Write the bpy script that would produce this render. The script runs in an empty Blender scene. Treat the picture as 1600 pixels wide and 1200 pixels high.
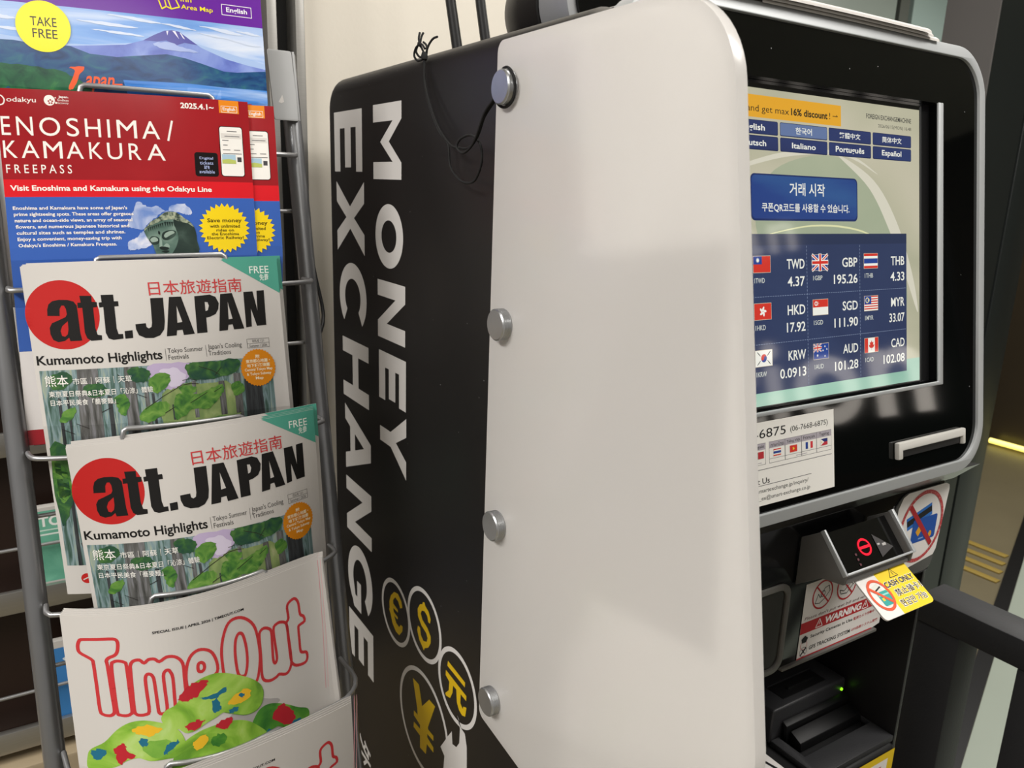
import bpy, bmesh, math, random
from mathutils import Vector, Matrix
from mathutils.geometry import tessellate_polygon

random.seed(7)
sc = bpy.context.scene
COL = sc.collection
ZC = 1.40                      # height of the eye above the floor; scene points are given relative to it

# ------------------------------------------------------------------ camera
cam_d = bpy.data.cameras.new('camera')
cam_d.sensor_fit = 'HORIZONTAL'; cam_d.sensor_width = 36.0
cam_d.lens = 1233.0 / 1600.0 * 36.0
cam_d.clip_start = 0.02; cam_d.clip_end = 100
cam_d.dof.use_dof = True; cam_d.dof.focus_distance = 0.62; cam_d.dof.aperture_fstop = 17.0
cam = bpy.data.objects.new('camera', cam_d); COL.objects.link(cam)
_R = ((0.84700948, -0.10073501, 0.52194578), (-0.53044928, -0.22411482, 0.81755496), (0.03461938, -0.96934256, -0.24326219))
cam.matrix_world = Matrix(((_R[0][0], -_R[0][1], -_R[0][2], 0), (_R[1][0], -_R[1][1], -_R[1][2], 0),
                           (_R[2][0], -_R[2][1], -_R[2][2], ZC), (0, 0, 0, 1)))
sc.camera = cam
sc.view_settings.view_transform = 'Standard'; sc.view_settings.look = 'None'
sc.view_settings.exposure = 0.2; sc.view_settings.gamma = 1.0
sc.view_settings.use_curve_mapping = False

# ------------------------------------------------------------------ world and lights
wd = bpy.data.worlds.new('world'); sc.world = wd; wd.use_nodes = True
wd.node_tree.nodes['Background'].inputs[0].default_value = (1.0, 0.96, 0.92, 1)
wd.node_tree.nodes['Background'].inputs[1].default_value = 0.27

def area(name, loc, size, size_y, power, col=(1, 0.965, 0.92), target=None):
    l = bpy.data.lights.new(name, 'AREA'); l.shape = 'RECTANGLE'; l.size = size; l.size_y = size_y
    l.energy = power; l.color = col
    o = bpy.data.objects.new(name, l); COL.objects.link(o); o.location = loc
    if target is not None:
        o.rotation_euler = (Vector(target) - Vector(loc)).to_track_quat('-Z', 'Y').to_euler()
    return o
area('ceiling_light', (-1.5, 0.0, 2.54), 0.7, 1.6, 74)
area('ceiling_light', (-0.3, -1.6, 2.54), 1.2, 0.6, 8)
area('ceiling_light', (1.3, -0.35, 2.54), 1.0, 0.5, 30)
area('ceiling_light', (0.50, 0.55, 2.54), 0.5, 0.6, 7)
area('concourse_light', (3.4, 1.2, 2.54), 1.6, 0.5, 42)

# ------------------------------------------------------------------ materials
def lin(h):
    h = h.lstrip('#'); r = []
    for i in (0, 2, 4):
        c = int(h[i:i + 2], 16) / 255.0
        r.append(c / 12.92 if c <= 0.04045 else ((c + 0.055) / 1.055) ** 2.4)
    return (r[0], r[1], r[2], 1.0)
_MC = {}
def mat(name, col, rough=0.5, metal=0.0, spec=0.5, noise=0.0, nscale=40, bump=0.0, bscale=200, coat=0.0, stretch=None, specks=None):
    key = (name, col)
    if key in _MC: return _MC[key]
    m = bpy.data.materials.new(name); m.use_nodes = True
    nt = m.node_tree; b = nt.nodes['Principled BSDF']
    c = lin(col)
    b.inputs['Base Color'].default_value = c; b.inputs['Roughness'].default_value = rough
    b.inputs['Metallic'].default_value = metal; b.inputs['Specular IOR Level'].default_value = spec
    b.inputs['Coat Weight'].default_value = coat
    tc = None
    if noise or bump or specks:
        tc = nt.nodes.new('ShaderNodeTexCoord'); mp = nt.nodes.new('ShaderNodeMapping')
        nt.links.new(tc.outputs['Object'], mp.inputs[0])
        if stretch: mp.inputs['Scale'].default_value = stretch
    cur = None
    if noise:
        n = nt.nodes.new('ShaderNodeTexNoise'); n.inputs['Scale'].default_value = nscale; n.inputs['Detail'].default_value = 4
        nt.links.new(mp.outputs[0], n.inputs['Vector'])
        mx = nt.nodes.new('ShaderNodeMix'); mx.data_type = 'RGBA'
        mx.inputs['A'].default_value = tuple(max(0, x * (1 - noise)) for x in c[:3]) + (1,)
        mx.inputs['B'].default_value = tuple(min(1, x * (1 + noise)) for x in c[:3]) + (1,)
        nt.links.new(n.outputs['Fac'], mx.inputs['Factor'])
        cur = mx.outputs['Result']
    if specks:
        v = nt.nodes.new('ShaderNodeTexVoronoi'); v.inputs['Scale'].default_value = specks[0]
        nt.links.new(mp.outputs[0], v.inputs['Vector'])
        lt = nt.nodes.new('ShaderNodeMath'); lt.operation = 'LESS_THAN'; lt.inputs[1].default_value = specks[1]
        nt.links.new(v.outputs['Distance'], lt.inputs[0])
        mx = nt.nodes.new('ShaderNodeMix'); mx.data_type = 'RGBA'
        mx.inputs['A'].default_value = c; mx.inputs['B'].default_value = (0.25, 0.25, 0.25, 1)
        if cur: nt.links.new(cur, mx.inputs['A'])
        nt.links.new(lt.outputs[0], mx.inputs['Factor']); cur = mx.outputs['Result']
    if cur: nt.links.new(cur, b.inputs['Base Color'])
    if bump:
        n2 = nt.nodes.new('ShaderNodeTexNoise'); n2.inputs['Scale'].default_value = bscale; n2.inputs['Detail'].default_value = 3
        nt.links.new(tc.outputs['Object'], n2.inputs['Vector'])
        bp = nt.nodes.new('ShaderNodeBump'); bp.inputs['Strength'].default_value = bump; bp.inputs['Distance'].default_value = 0.001
        nt.links.new(n2.outputs['Fac'], bp.inputs['Height']); nt.links.new(bp.outputs[0], b.inputs['Normal'])
    _MC[key] = m
    return m

def ink(h, rough=0.55, spec=0.3): return mat('ink_%s_%d' % (h.lstrip('#'), rough * 100), h, rough, 0, spec)
GLOSS = 0.16
def gink(h): return ink(h, GLOSS, 0.5)

def glow(h, k=0.88, spec=0.5):
    key = ('glow', h, k)
    if key in _MC: return _MC[key]
    m = bpy.data.materials.new('screen_' + h.lstrip('#')); m.use_nodes = True
    b = m.node_tree.nodes['Principled BSDF']
    b.inputs['Base Color'].default_value = (0.01, 0.01, 0.01, 1); b.inputs['Roughness'].default_value = 0.06
    b.inputs['Specular IOR Level'].default_value = spec
    b.inputs['Emission Color'].default_value = lin(h); b.inputs['Emission Strength'].default_value = k
    _MC[key] = m
    return m

def print_mat(name, stops, scale, stretch=(1, 1, 1), rough=0.55, detail=5, dist=0.6, emit=False, spec=0.3):
    """a printed picture area: a mottled ramp of inks over the page's own UV"""
    if name in _MC: return _MC[name]
    m = bpy.data.materials.new(name); m.use_nodes = True; nt = m.node_tree
    b = nt.nodes['Principled BSDF']; b.inputs['Roughness'].default_value = rough; b.inputs['Specular IOR Level'].default_value = spec
    uv = nt.nodes.new('ShaderNodeUVMap'); mp = nt.nodes.new('ShaderNodeMapping'); mp.inputs['Scale'].default_value = stretch
    n = nt.nodes.new('ShaderNodeTexNoise'); n.inputs['Scale'].default_value = scale; n.inputs['Detail'].default_value = detail
    n.inputs['Distortion'].default_value = dist
    r = nt.nodes.new('ShaderNodeValToRGB')
    el = r.color_ramp.elements
    while len(el) < len(stops): el.new(0.5)
    for e, (p, c) in zip(el, stops): e.position = p; e.color = lin(c)
    nt.links.new(uv.outputs[0], mp.inputs[0]); nt.links.new(mp.outputs[0], n.inputs['Vector']); nt.links.new(n.outputs['Fac'], r.inputs[0])
    if emit:
        b.inputs['Base Color'].default_value = (0.01, 0.01, 0.01, 1)
        nt.links.new(r.outputs[0], b.inputs['Emission Color']); b.inputs['Emission Strength'].default_value = 0.88
    else:
        nt.links.new(r.outputs[0], b.inputs['Base Color'])
    _MC[name] = m
    return m

M_WALL = mat('cream_wall_paint', '#e9e2d4', 0.8, noise=0.02, nscale=3, bump=0.25, bscale=120)
M_PAPER = mat('white_paper', '#cac6c1', 0.6, noise=0.02, nscale=15)
M_PAPER_EDGE = mat('page_edges', '#c6c2bc', 0.8, noise=0.08, nscale=300)
M_CHROME = mat('satin_wire', '#a9a9aa', 0.36, 0.75)
M_TUBE = mat('grey_painted_tube', '#8f9092', 0.32, 0.75, noise=0.05, nscale=30)
M_ALU = mat('brushed_aluminium', '#b3b1ac', 0.38, 0.85, noise=0.08, nscale=20, stretch=(1, 1, 30))
M_SILVER = mat('silver_rim', '#a9acad', 0.5, 0.3)
M_BLACK_PANEL = mat('black_satin_panel', '#141212', 0.42, 0, 0.65, specks=(55, 0.028))
M_BLACK = mat('black_plastic', '#0d0d0e', 0.45)
M_GLASS = mat('black_glass', '#040505', 0.05, 0, 0.5, specks=(60, 0.03))
M_DGREY = mat('dark_grey_plastic', '#2b2b2d', 0.45, bump=0.2, bscale=700)
M_MGREY = mat('grey_plastic', '#5a5854', 0.4)
M_KNOB = mat('turned_aluminium', '#b4b6b8', 0.3, 0.85, noise=0.1, nscale=60)
M_CORD = mat('black_cord', '#0a0a0a', 0.8)
M_RAIL = mat('charcoal_rail_paint', '#252527', 0.5, noise=0.15, nscale=8, bump=0.2, bscale=300)

# ------------------------------------------------------------------ mesh helpers
def wpos(o):
    p = Vector((0, 0, 0))
    while o is not None: p += o.location; o = o.parent
    return p
def finish(o, parent, label=None):
    COL.objects.link(o)
    if parent is not None: o.parent = parent
    if label: o['label'] = label
    return o
class MB:
    def __init__(s): s.v = []; s.f = []; s.m = []; s.mats = []
    def mi(s, m):
        if m not in s.mats: s.mats.append(m)
        return s.mats.index(m)
    def add(s, vs, fs, m):
        k = len(s.v); i = s.mi(m)
        s.v += [Vector(p) for p in vs]; s.f += [tuple(k + a for a in f) for f in fs]; s.m += [i] * len(fs)
    def box(s, x0, x1, y0, y1, z0, z1, m):
        s.add([(x0, y0, z0), (x1, y0, z0), (x1, y1, z0), (x0, y1, z0), (x0, y0, z1), (x1, y0, z1), (x1, y1, z1), (x0, y1, z1)],
              [(0, 3, 2, 1), (4, 5, 6, 7), (0, 1, 5, 4), (1, 2, 6, 5), (2, 3, 7, 6), (3, 0, 4, 7)], m)
    def prism(s, loops, fn, h0, h1, m):
        """outline (first loop) with holes, extruded between h0 and h1; fn(u, v, h) gives the point"""
        if not isinstance(loops[0][0], (tuple, list, Vector)): loops = [loops]
        flat = [p for l in loops for p in l]
        tr = tessellate_polygon([[Vector((p[0], p[1], 0)) for p in l] for l in loops])
        n = len(flat)
        vs = [fn(p[0], p[1], h0) for p in flat] + [fn(p[0], p[1], h1) for p in flat]
        fs = [tuple(t) for t in tr] + [tuple(n + a for a in reversed(t)) for t in tr]
        k = 0
        for l in loops:
            for i in range(len(l)):
                a = k + i; b = k + (i + 1) % len(l); fs.append((a, b, n + b, n + a))
            k += len(l)
        s.add(vs, fs, m)
    def tube(s, pts, r, m, n=10, closed=False, cap=True):
        pts = [Vector(p) for p in pts]; N = len(pts); rings = []
        up = None
        for i, p in enumerate(pts):
            a = pts[i - 1] if (i > 0 or closed) else p; b = pts[(i + 1) % N] if (i < N - 1 or closed) else p
            t = (b - a).normalized()
            if up is None: up = t.orthogonal().normalized()
            up = (up - t * up.dot(t))
            if up.length < 1e-6: up = t.orthogonal()
            up.normalize(); q = t.cross(up)
            rr = r[i] if isinstance(r, (list, tuple)) else r
            rings.append([p + up * (rr * math.cos(2 * math.pi * j / n)) + q * (rr * math.sin(2 * math.pi * j / n)) for j in range(n)])
        vs = [v for g in rings for v in g]; fs = []
        for i in range(N if closed else N - 1):
            a = i * n; b = ((i + 1) % N) * n
            for j in range(n): fs.append((a + j, a + (j + 1) % n, b + (j + 1) % n, b + j))
        if cap and not closed:
            fs.append(tuple(reversed(range(n)))); fs.append(tuple((N - 1) * n + j for j in range(n)))
        s.add(vs, fs, m)
    def lathe(s, prof, o, ax, m, n=40):
        """profile of (distance along axis, radius) turned round the axis"""
        o = Vector(o); ax = Vector(ax).normalized(); u = ax.orthogonal().normalized(); w = ax.cross(u)
        vs = []; fs = []
        for d, r in prof:
            vs += [o + ax * d + (u * math.cos(2 * math.pi * j / n) + w * math.sin(2 * math.pi * j / n)) * max(r, 1e-5) for j in range(n)]
        for i in range(len(prof) - 1):
            for j in range(n): fs.append((i * n + j, i * n + (j + 1) % n, (i + 1) * n + (j + 1) % n, (i + 1) * n + j))
        fs.append(tuple(reversed(range(n)))); fs.append(tuple((len(prof) - 1) * n + j for j in range(n)))
        s.add(vs, fs, m)
    def build(s, name, parent=None, bevel=0.0, seg=2, smooth=None, label=None, origin=None, cuts=None):
        base = wpos(parent) if parent is not None else Vector((0, 0, 0))
        org = Vector(origin) if origin is not None else Vector((0, 0, 0))
        if parent is None and origin is None and s.v:
            xs = [p.x for p in s.v]; ys = [p.y for p in s.v]; zs = [p.z for p in s.v]
            org = Vector(((min(xs) + max(xs)) / 2, (min(ys) + max(ys)) / 2, min(zs)))
        me = bpy.data.meshes.new(name)
        me.from_pydata([tuple(p - base - org) for p in s.v], [], s.f)
        for m in s.mats: me.materials.append(m)
        me.polygons.foreach_set('material_index', s.m)
        bm = bmesh.new(); bm.from_mesh(me)
        bmesh.ops.remove_doubles(bm, verts=bm.verts, dist=1e-6)
        bmesh.ops.recalc_face_normals(bm, faces=bm.faces)
        if bevel:
            ed = [e for e in bm.edges if len(e.link_faces) == 2 and e.calc_face_angle(0) > 0.5]
            bmesh.ops.bevel(bm, geom=ed, offset=bevel, segments=seg, affect='EDGES', profile=0.5, clamp_overlap=True)
        bm.to_mesh(me); bm.free()
        if smooth is not None or bevel:
            me.polygons.foreach_set('use_smooth', [True] * len(me.polygons))
            me.set_sharp_from_angle(angle=math.radians(smooth if smooth else 35))
        o = bpy.data.objects.new(name, me); o.location = org
        return finish(o, parent, label)

def rrect(x0, y0, x1, y1, r, n=6, rs=None):
    rs = rs or (r, r, r, r); out = []
    for (cx, cy, sx, sy, a0), q in zip(((x0, y0, 1, 1, 180), (x1, y0, -1, 1, 270), (x1, y1, -1, -1, 0), (x0, y1, 1, -1, 90)), rs):
        q = max(q, 1e-6)
        for i in range(n + 1):
            a = math.radians(a0 + 90.0 * i / n)
            out.append((cx + sx * q + q * math.cos(a), cy + sy * q + q * math.sin(a)))
    return out
def ell(cx, cy, rx, ry=None, n=48, a0=0, a1=360, rot=0):
    ry = rx if ry is None else ry; out = []
    full = abs(a1 - a0) >= 360
    cr, sr = math.cos(math.radians(rot)), math.sin(math.radians(rot))
    for i in range(n if full else n + 1):
        a = math.radians(a0 + (a1 - a0) * i / n); x, y = rx * math.cos(a), ry * math.sin(a)
        out.append((cx + x * cr - y * sr, cy + x * sr + y * cr))
    return out
def star(cx, cy, r0, r1, n):
    return [(cx + (r0 if i % 2 == 0 else r1) * math.cos(math.pi * i / n), cy + (r0 if i % 2 == 0 else r1) * math.sin(math.pi * i / n)) for i in range(2 * n)]
def smooth_loop(p, k=4, closed=True):
    """Catmull-Rom through the points"""
    n = len(p); out = []
    for i in range(n if closed else n - 1):
        g = lambda j: p[j % n] if closed else p[min(max(j, 0), n - 1)]
        a, b, c, d = g(i - 1), g(i), g(i + 1), g(i + 2)
        for j in range(k):
            t = j / k
            out.append(tuple(0.5 * (2 * b[q] + (c[q] - a[q]) * t + (2 * a[q] - 5 * b[q] + 4 * c[q] - d[q]) * t * t + (3 * b[q] - a[q] - 3 * c[q] + d[q]) * t ** 3) for q in range(len(b))))
    if not closed: out.append(tuple(p[-1]))
    return out
def blobby(p, amp, seed, k=5):
    rr = random.Random(seed); return [(x + rr.uniform(-amp, amp), y + rr.uniform(-amp, amp)) for x, y in smooth_loop(p, k)]

_TC = {}
def text_mesh(body, bold, res):
    key = (body, bold, res)
    if key not in _TC:
        cu = bpy.data.curves.new('lettering', 'FONT'); cu.body = body; cu.resolution_u = res; cu.offset = bold
        cu.fill_mode = 'FRONT'
        o = bpy.data.objects.new('lettering', cu); COL.objects.link(o)
        me = o.to_mesh()
        vs = [(v.co.x, v.co.y) for v in me.vertices]; fs = [tuple(p.vertices) for p in me.polygons]
        o.to_mesh_clear(); bpy.data.objects.remove(o); bpy.data.curves.remove(cu)
        xs = [v[0] for v in vs]; ys = [v[1] for v in vs]
        x0, x1, y0, y1 = min(xs), max(xs), min(ys), max(ys)
        w = max(x1 - x0, 1e-6); h = max(y1 - y0, 1e-6)
        _TC[key] = ([((x - x0) / w, (y1 - y) / h) for x, y in vs], fs, w / h)
    return _TC[key]

class Art:
    """printed matter: flat shapes in millimetres laid in thin layers over a surface S(u, v, h)"""
    LAYER = 0.00006
    def __init__(s, S): s.S = S; s.v = []; s.f = []; s.m = []; s.mats = []
    def _add(s, vs, fs, m, L):
        if m not in s.mats: s.mats.append(m)
        i = s.mats.index(m); k = len(s.v)
        s.v += [(x, y, L) for x, y in vs]; s.f += [tuple(k + a for a in f) for f in fs]; s.m += [i] * len(fs)
    def poly(s, p, m, L, holes=()):
        loops = [list(p)] + [list(h) for h in holes]
        tr = tessellate_polygon([[Vector((a, b, 0)) for a, b in l] for l in loops])
        s._add([q for l in loops for q in l], [tuple(t) for t in tr], m, L)
    def rect(s, u0, v0, u1, v1, m, L): s._add([(u0, v0), (u1, v0), (u1, v1), (u0, v1)], [(0, 1, 2, 3)], m, L)
    def grid(s, u0, v0, u1, v1, m, L, n, k):
        vs = [(u0 + (u1 - u0) * i / n, v0 + (v1 - v0) * j / k) for j in range(k + 1) for i in range(n + 1)]
        s._add(vs, [(j * (n + 1) + i, j * (n + 1) + i + 1, (j + 1) * (n + 1) + i + 1, (j + 1) * (n + 1) + i) for j in range(k) for i in range(n)], m, L)
    def line(s, pts, w, m, L, closed=False):
        P = [Vector(p) for p in pts]; n = len(P)
        for i in range(n if closed else n - 1):
            a, b = P[i], P[(i + 1) % n]; d = b - a
            if d.length < 1e-6: continue
            d.normalize(); q = Vector((-d.y, d.x)) * w / 2; e = d * w * 0.22
            s._add([tuple(a - q - e), tuple(b - q + e), tuple(b + q + e), tuple(a + q - e)], [(0, 1, 2, 3)], m, L)
    def ring(s, cx, cy, r, w, m, L, ry=None, n=48, rot=0):
        ry = r if ry is None else ry
        o = ell(cx, cy, r, ry, n, rot=rot); i = ell(cx, cy, r - w, ry - w, n, rot=rot)
        s._add(o + i, [(j, (j + 1) % n, n + (j + 1) % n, n + j) for j in range(n)], m, L)
    def text(s, body, box, m, L, bold=0.0, res=3, slant=0.0, turn=False, anchor=None):
        vs, fs, asp = text_mesh(body, bold, res); u0, v0, u1, v1 = box
        if anchor:                      # keep the letters' own proportions: box height decides
            w = (v1 - v0) * asp
            if anchor == 'c': c = (u0 + u1) / 2; u0, u1 = c - w / 2, c + w / 2
            elif anchor == 'r': u0 = u1 - w
            else: u1 = u0 + w
        W, H = u1 - u0, v1 - v0
        if turn: P = [(u0 + (1 - y) * W, v0 + x * H) for x, y in vs]
        else: P = [(u0 + x * W + (1 - y) * H * slant, v0 + y * H) for x, y in vs]
        s._add(P, fs, m, L)
    def build(s, name, parent, cu=None, cv=None, label=None, smooth=False, extra=None):
        bm = bmesh.new(); uvl = bm.loops.layers.uv.new('UVMap')
        bv = [bm.verts.new(p) for p in s.v]
        for f, mi in zip(s.f, s.m):
            try: fc = bm.faces.new([bv[a] for a in f]); fc.material_index = mi
            except ValueError: pass
        for axis, cuts in ((0, cu), (1, cv)):
            for c in cuts or ():
                co = Vector((0, 0, 0)); co[axis] = c; no = Vector((0, 0, 0)); no[axis] = 1
                bmesh.ops.bisect_plane(bm, geom=bm.verts[:] + bm.edges[:] + bm.faces[:], dist=1e-5, plane_co=co, plane_no=no)
        base = wpos(parent) if parent is not None else Vector((0, 0, 0))
        for f in bm.faces:
            for l in f.loops: l[uvl].uv = (l.vert.co.x / 100.0, l.vert.co.y / 100.0)
        for v in bm.verts:
            v.co = Vector(s.S(v.co.x / 1000.0, v.co.y / 1000.0, v.co.z * s.LAYER)) - base
        # faces look out of the surface
        S = s.S; e = 1e-3
        for f in bm.faces: f.normal_update()
        n0 = Vector(S(0.05, 0.05, 0.01)) - Vector(S(0.05, 0.05, 0.0))
        fl = [f for f in bm.faces if f.normal.dot(n0) < 0]
        bmesh.ops.reverse_faces(bm, faces=fl)
        me = bpy.data.meshes.new(name); bm.to_mesh(me); bm.free()
        for m in s.mats: me.materials.append(m)
        o = bpy.data.objects.new(name, me)
        return finish(o, parent, label)

def P(x, y, z): return Vector((x, y, z + ZC))
def thing(name, label, cat, loc, group=None):
    o = bpy.data.objects.new(name, None); o.empty_display_size = 0.03; o.location = loc; COL.objects.link(o)
    o['label'] = label; o['category'] = cat
    if group: o['group'] = group
    return o
def tag(o, label, cat, group=None):
    o['label'] = label; o['category'] = cat
    if group: o['group'] = group
    return o
def struct(o): o['kind'] = 'structure'; return o
def dup(root, loc, label, group=None):
    r = root.copy(); COL.objects.link(r); r.location = loc; r['label'] = label
    if group: r['group'] = group
    for ch in list(root.children):
        c = ch.copy(); COL.objects.link(c); c.parent = r
        for g in list(ch.children):
            d = g.copy(); COL.objects.link(d); d.parent = c
    return r

# ================================================================== THE SETTING
def sbox(name, x0, x1, y0, y1, z0, z1, m, bevel=0.0):
    b = MB(); b.box(x0, x1, y0, y1, z0 + ZC, z1 + ZC, m); return struct(b.build(name, bevel=bevel))
M_FLOOR = mat('grey_brown_floor', '#756c54', 0.45, noise=0.12, nscale=6, bump=0.1)
M_TILE = mat('pale_floor_tile', '#aab3a6', 0.3, noise=0.05, nscale=4)
M_COL = mat('grey_column_cladding', '#6b6866', 0.5, noise=0.04, nscale=5)
M_COLD = mat('dark_column_cladding', '#212524', 0.35, noise=0.06, nscale=5)
M_CEIL = mat('ceiling_white', '#d8d5cf', 0.9, noise=0.03, nscale=4)
sbox('floor', -4, 9, -4, 5, -1.50, -1.40, M_FLOOR)
sbox('ceiling', -4, 9, -4, 5, 1.16, 1.26, M_CEIL)
sbox('wall_back', 0.3215, 0.98, 1.0, 1.12, -1.4, 1.16, M_WALL)
sbox('trim_1', 0.3105, 0.3213, 0.985, 1.10, -1.4, 1.16, M_ALU, 0.001)
sbox('trim_2', 0.2785, 0.290, 0.99, 1.10, -1.4, 1.16, M_ALU, 0.001)
sbox('trim_3', 0.2902, 0.3103, 1.02, 1.12, -1.4, 1.16, M_BLACK)
sbox('wall_left', -2.6, 0.278, 1.09, 1.2, -1.4, 1.16, mat('brown_wall_board', '#2a1c15', 0.6, noise=0.2, nscale=6))
# concourse behind the machine
M_PANE = mat('grey_green_partition', '#8d968e', 0.25, noise=0.12, nscale=1.5, stretch=(1, 1, 0.2))
M_PANE2 = mat('dusky_partition', '#5d605a', 0.25, noise=0.15, nscale=1.5, stretch=(1, 1, 0.2))
M_PANE3 = mat('teal_partition', '#9aaca6', 0.2, noise=0.08, nscale=2)
sbox('wall_concourse', 1.0, 8.0, 2.62, 2.75, -1.4, 1.16, mat('dark_far_wall', '#241f18', 0.5, noise=0.1))
def partition(n, x0, x1, m): sbox('window_%d' % n, x0, x1, 2.40, 2.43, 0.05, 1.15, m)
partition(1, 1.9, 2.82, M_PANE2); partition(2, 2.925, 3.54, M_PANE); partition(3, 3.57, 3.64, M_PANE2); partition(4, 3.67, 4.3, M_PANE3)
sbox('trim_4', 2.825, 2.92, 2.38, 2.46, -1.4, 1.15, mat('black_mullion', '#191a19', 0.4))
sbox('trim_5', 1.9, 4.3, 2.385, 2.45, -0.02, 0.045, M_COLD)
# the column right of the machine
b = MB(); b.box(1.83, 2.01, 1.0, 1.113, -1.4 + ZC, 1.16 + ZC, M_COLD)
b.box(1.824, 1.8298, 0.995, 1.113, -1.4 + ZC, 1.16 + ZC, M_COL)
struct(b.build('trim_6'))
sbox('trim_7', 2.022, 2.132, 1.0, 1.05, -1.4, 1.16, M_COLD, 0.002)
sbox('trim_8', 2.0101, 2.0219, 1.02, 1.10, -1.4, 1.16, M_BLACK)
# pale tiles this side of the sill, and the black sill itself
b = MB()
d = Vector((0.937, 0.351, 0)).normalized(); q = Vector((d.y, -d.x, 0))
s0 = Vector((1.15, 0.578, 0)); s1 = Vector((4.4, 1.796, 0))
pts = [s0, s1, s1 + q * 0.045, s0 + q * 0.045]
b.prism([(p.x, p.y) for p in pts], lambda u, v, h: (u, v, h), 0.0, 0.012, M_BLACK)
struct(b.build('trim_9'))
b = MB()
pts = [s0 + q * 0.046, s1 + q * 0.046, s1 + q * 2.6, s0 + q * 2.6]
b.prism([(p.x, p.y) for p in pts], lambda u, v, h: (u, v, h), 0.0, 0.004, M_TILE)
struct(b.build('trim_10'))
# raised yellow guide bars in the outside floor
M_TACT = mat('yellow_guide_bar', '#9a8238', 0.6, noise=0.1)
for i, x in enumerate((3.32, 3.235, 3.15, 3.06)):
    b = MB(); b.box(x - 0.017, x + 0.017, 0.578 + (x - 1.15) * 0.3746 + 0.012, 1.95, 0.0, 0.006, M_TACT)
    o = tag(b.build('tactile_bar', bevel=0.002),
            ['yellow tactile bar in the floor, farthest of the four', 'yellow tactile bar in the floor, second farthest of the four',
             'yellow tactile bar in the floor, second nearest of the four', 'yellow tactile bar in the floor, nearest of the four'][i],
            'tactile paving', 'yellow guide bars in the floor outside')
m = bpy.data.materials.new('yellow_light'); m.use_nodes = True
bb = m.node_tree.nodes['Principled BSDF']; bb.inputs['Emission Color'].default_value = lin('#ffe95a'); bb.inputs['Emission Strength'].default_value = 1.6
b = MB(); b.tube([(4.835, 2.26, 0.03), (4.835, -1.0, 0.03)], 0.015, m, 12)
tag(b.build('light_strip', smooth=60), 'glowing yellow light strip along the floor beyond the dark column', 'light strip')
sbox('wall_right', 4.9, 5.0, -3.9, 2.6, -1.4, 1.16, mat('dark_brown_wall', '#3a3226', 0.35, noise=0.15, nscale=3))

# ================================================================== BROCHURE SHELF ON THE WALL
sh = thing('brochure_shelf', 'dark brown wall shelf with silver lips behind the wire magazine rack', 'shelf', (-0.3, 1.05, 0.35))
M_BROWN = mat('dark_brown_board', '#2b1a12', 0.5, noise=0.2, nscale=10, stretch=(1, 1, 0.2))
b = MB(); b.box(-0.9, 0.272, 1.062, 1.085, 0.0, 1.9, M_BROWN); b.build('backboard', sh, 0.001)
for z in (-0.198, -0.29, -0.484, -0.668):
    b = MB(); b.box(-0.9, 0.27, 1.015, 1.022, z + ZC - 0.028, z + ZC, M_ALU); b.box(-0.9, 0.27, 1.0225, 1.0615, z + ZC - 0.028, z + ZC - 0.024, M_ALU)
    lp = b.build('shelf_lip', sh, 0.001)
for z in (-0.235, -0.431, -0.62, -0.735):
    b = MB(); b.tube([(-0.9, 1.0165, z + ZC), (0.268, 1.0165, z + ZC)], 0.0022, M_CHROME, 8)
    b.tube([(0.268, 1.0165, z + ZC), (0.268, 1.0615, z + ZC)], 0.0022, M_CHROME, 8); b.build('wire_guard', sh, smooth=60)
b = MB(); b.box(-0.9, 0.272, 1.0, 1.085, 0.15, 0.69, mat('beige_cupboard', '#a5957a', 0.5, noise=0.05)); b.build('cupboard', sh, 0.004)

def leaflet(name, label, cat, x0, x1, z0, z1, y, th, decorate, edge=M_PAPER_EDGE, group=None):
    t = thing(name, label, cat, P((x0 + x1) / 2, y, z0), group)
    b = MB(); b.box(x0, x1, y + 0.0003, y + th, z0 + ZC, z1 + ZC, edge); b.build('pages', t)
    a = Art(lambda u, v, h: (x0 + u, y - h, z1 - v + ZC)); decorate(a, (x1 - x0) * 1000, (z1 - z0) * 1000); a.build('cover', t)
    return t
M_MINT = print_mat('mint_print', [(0.3, '#5ea58c'), (0.6, '#79bfa4'), (0.8, '#8fcdb4')], 3.0)
def d_to(a, w, h):
    a.rect(0, 0, w, h, M_PAPER, 0); a.rect(0, 4, w, h - 22, M_MINT, 1)
    a.text('TO', (15, 11, 39, 24), ink('#f2f4f0'), 2, 0.03); a.line([(15, 28.5), (58, 28.5)], 1.6, ink('#cfe6da'), 2)
    a.rect(0, 33, w, 35, ink('#e6efe8'), 2); a.rect(0, h - 22, w, h, M_PAPER, 1)
    a.poly(ell(16, h - 10, 6, 3), ink('#e9b7b2'), 2)
leaflet('green_brochure', 'mint green brochure lettered TO on the wall shelf behind left rack pole', 'brochure', -0.019, 0.074, -0.505, -0.388, 1.0235, 0.012, d_to)
def d_blue(a, w, h):
    a.rect(0, 0, w, h, ink('#3f83c4'), 0); a.rect(0, 0, w, 9, M_PAPER, 1); a.poly([(12, 25), (20, 20), (26, 30), (18, 33)], ink('#dfe9f2'), 1)
    a.rect(0, h - 16, w, h, ink('#e3e0e6'), 1); a.poly(ell(30, h - 8, 7, 3), ink('#d98f99'), 2)
leaflet('blue_brochure', 'blue brochure with white top low on the wall shelf behind the rack', 'brochure', -0.008, 0.062, -0.69, -0.565, 1.0235, 0.01, d_blue)
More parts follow.
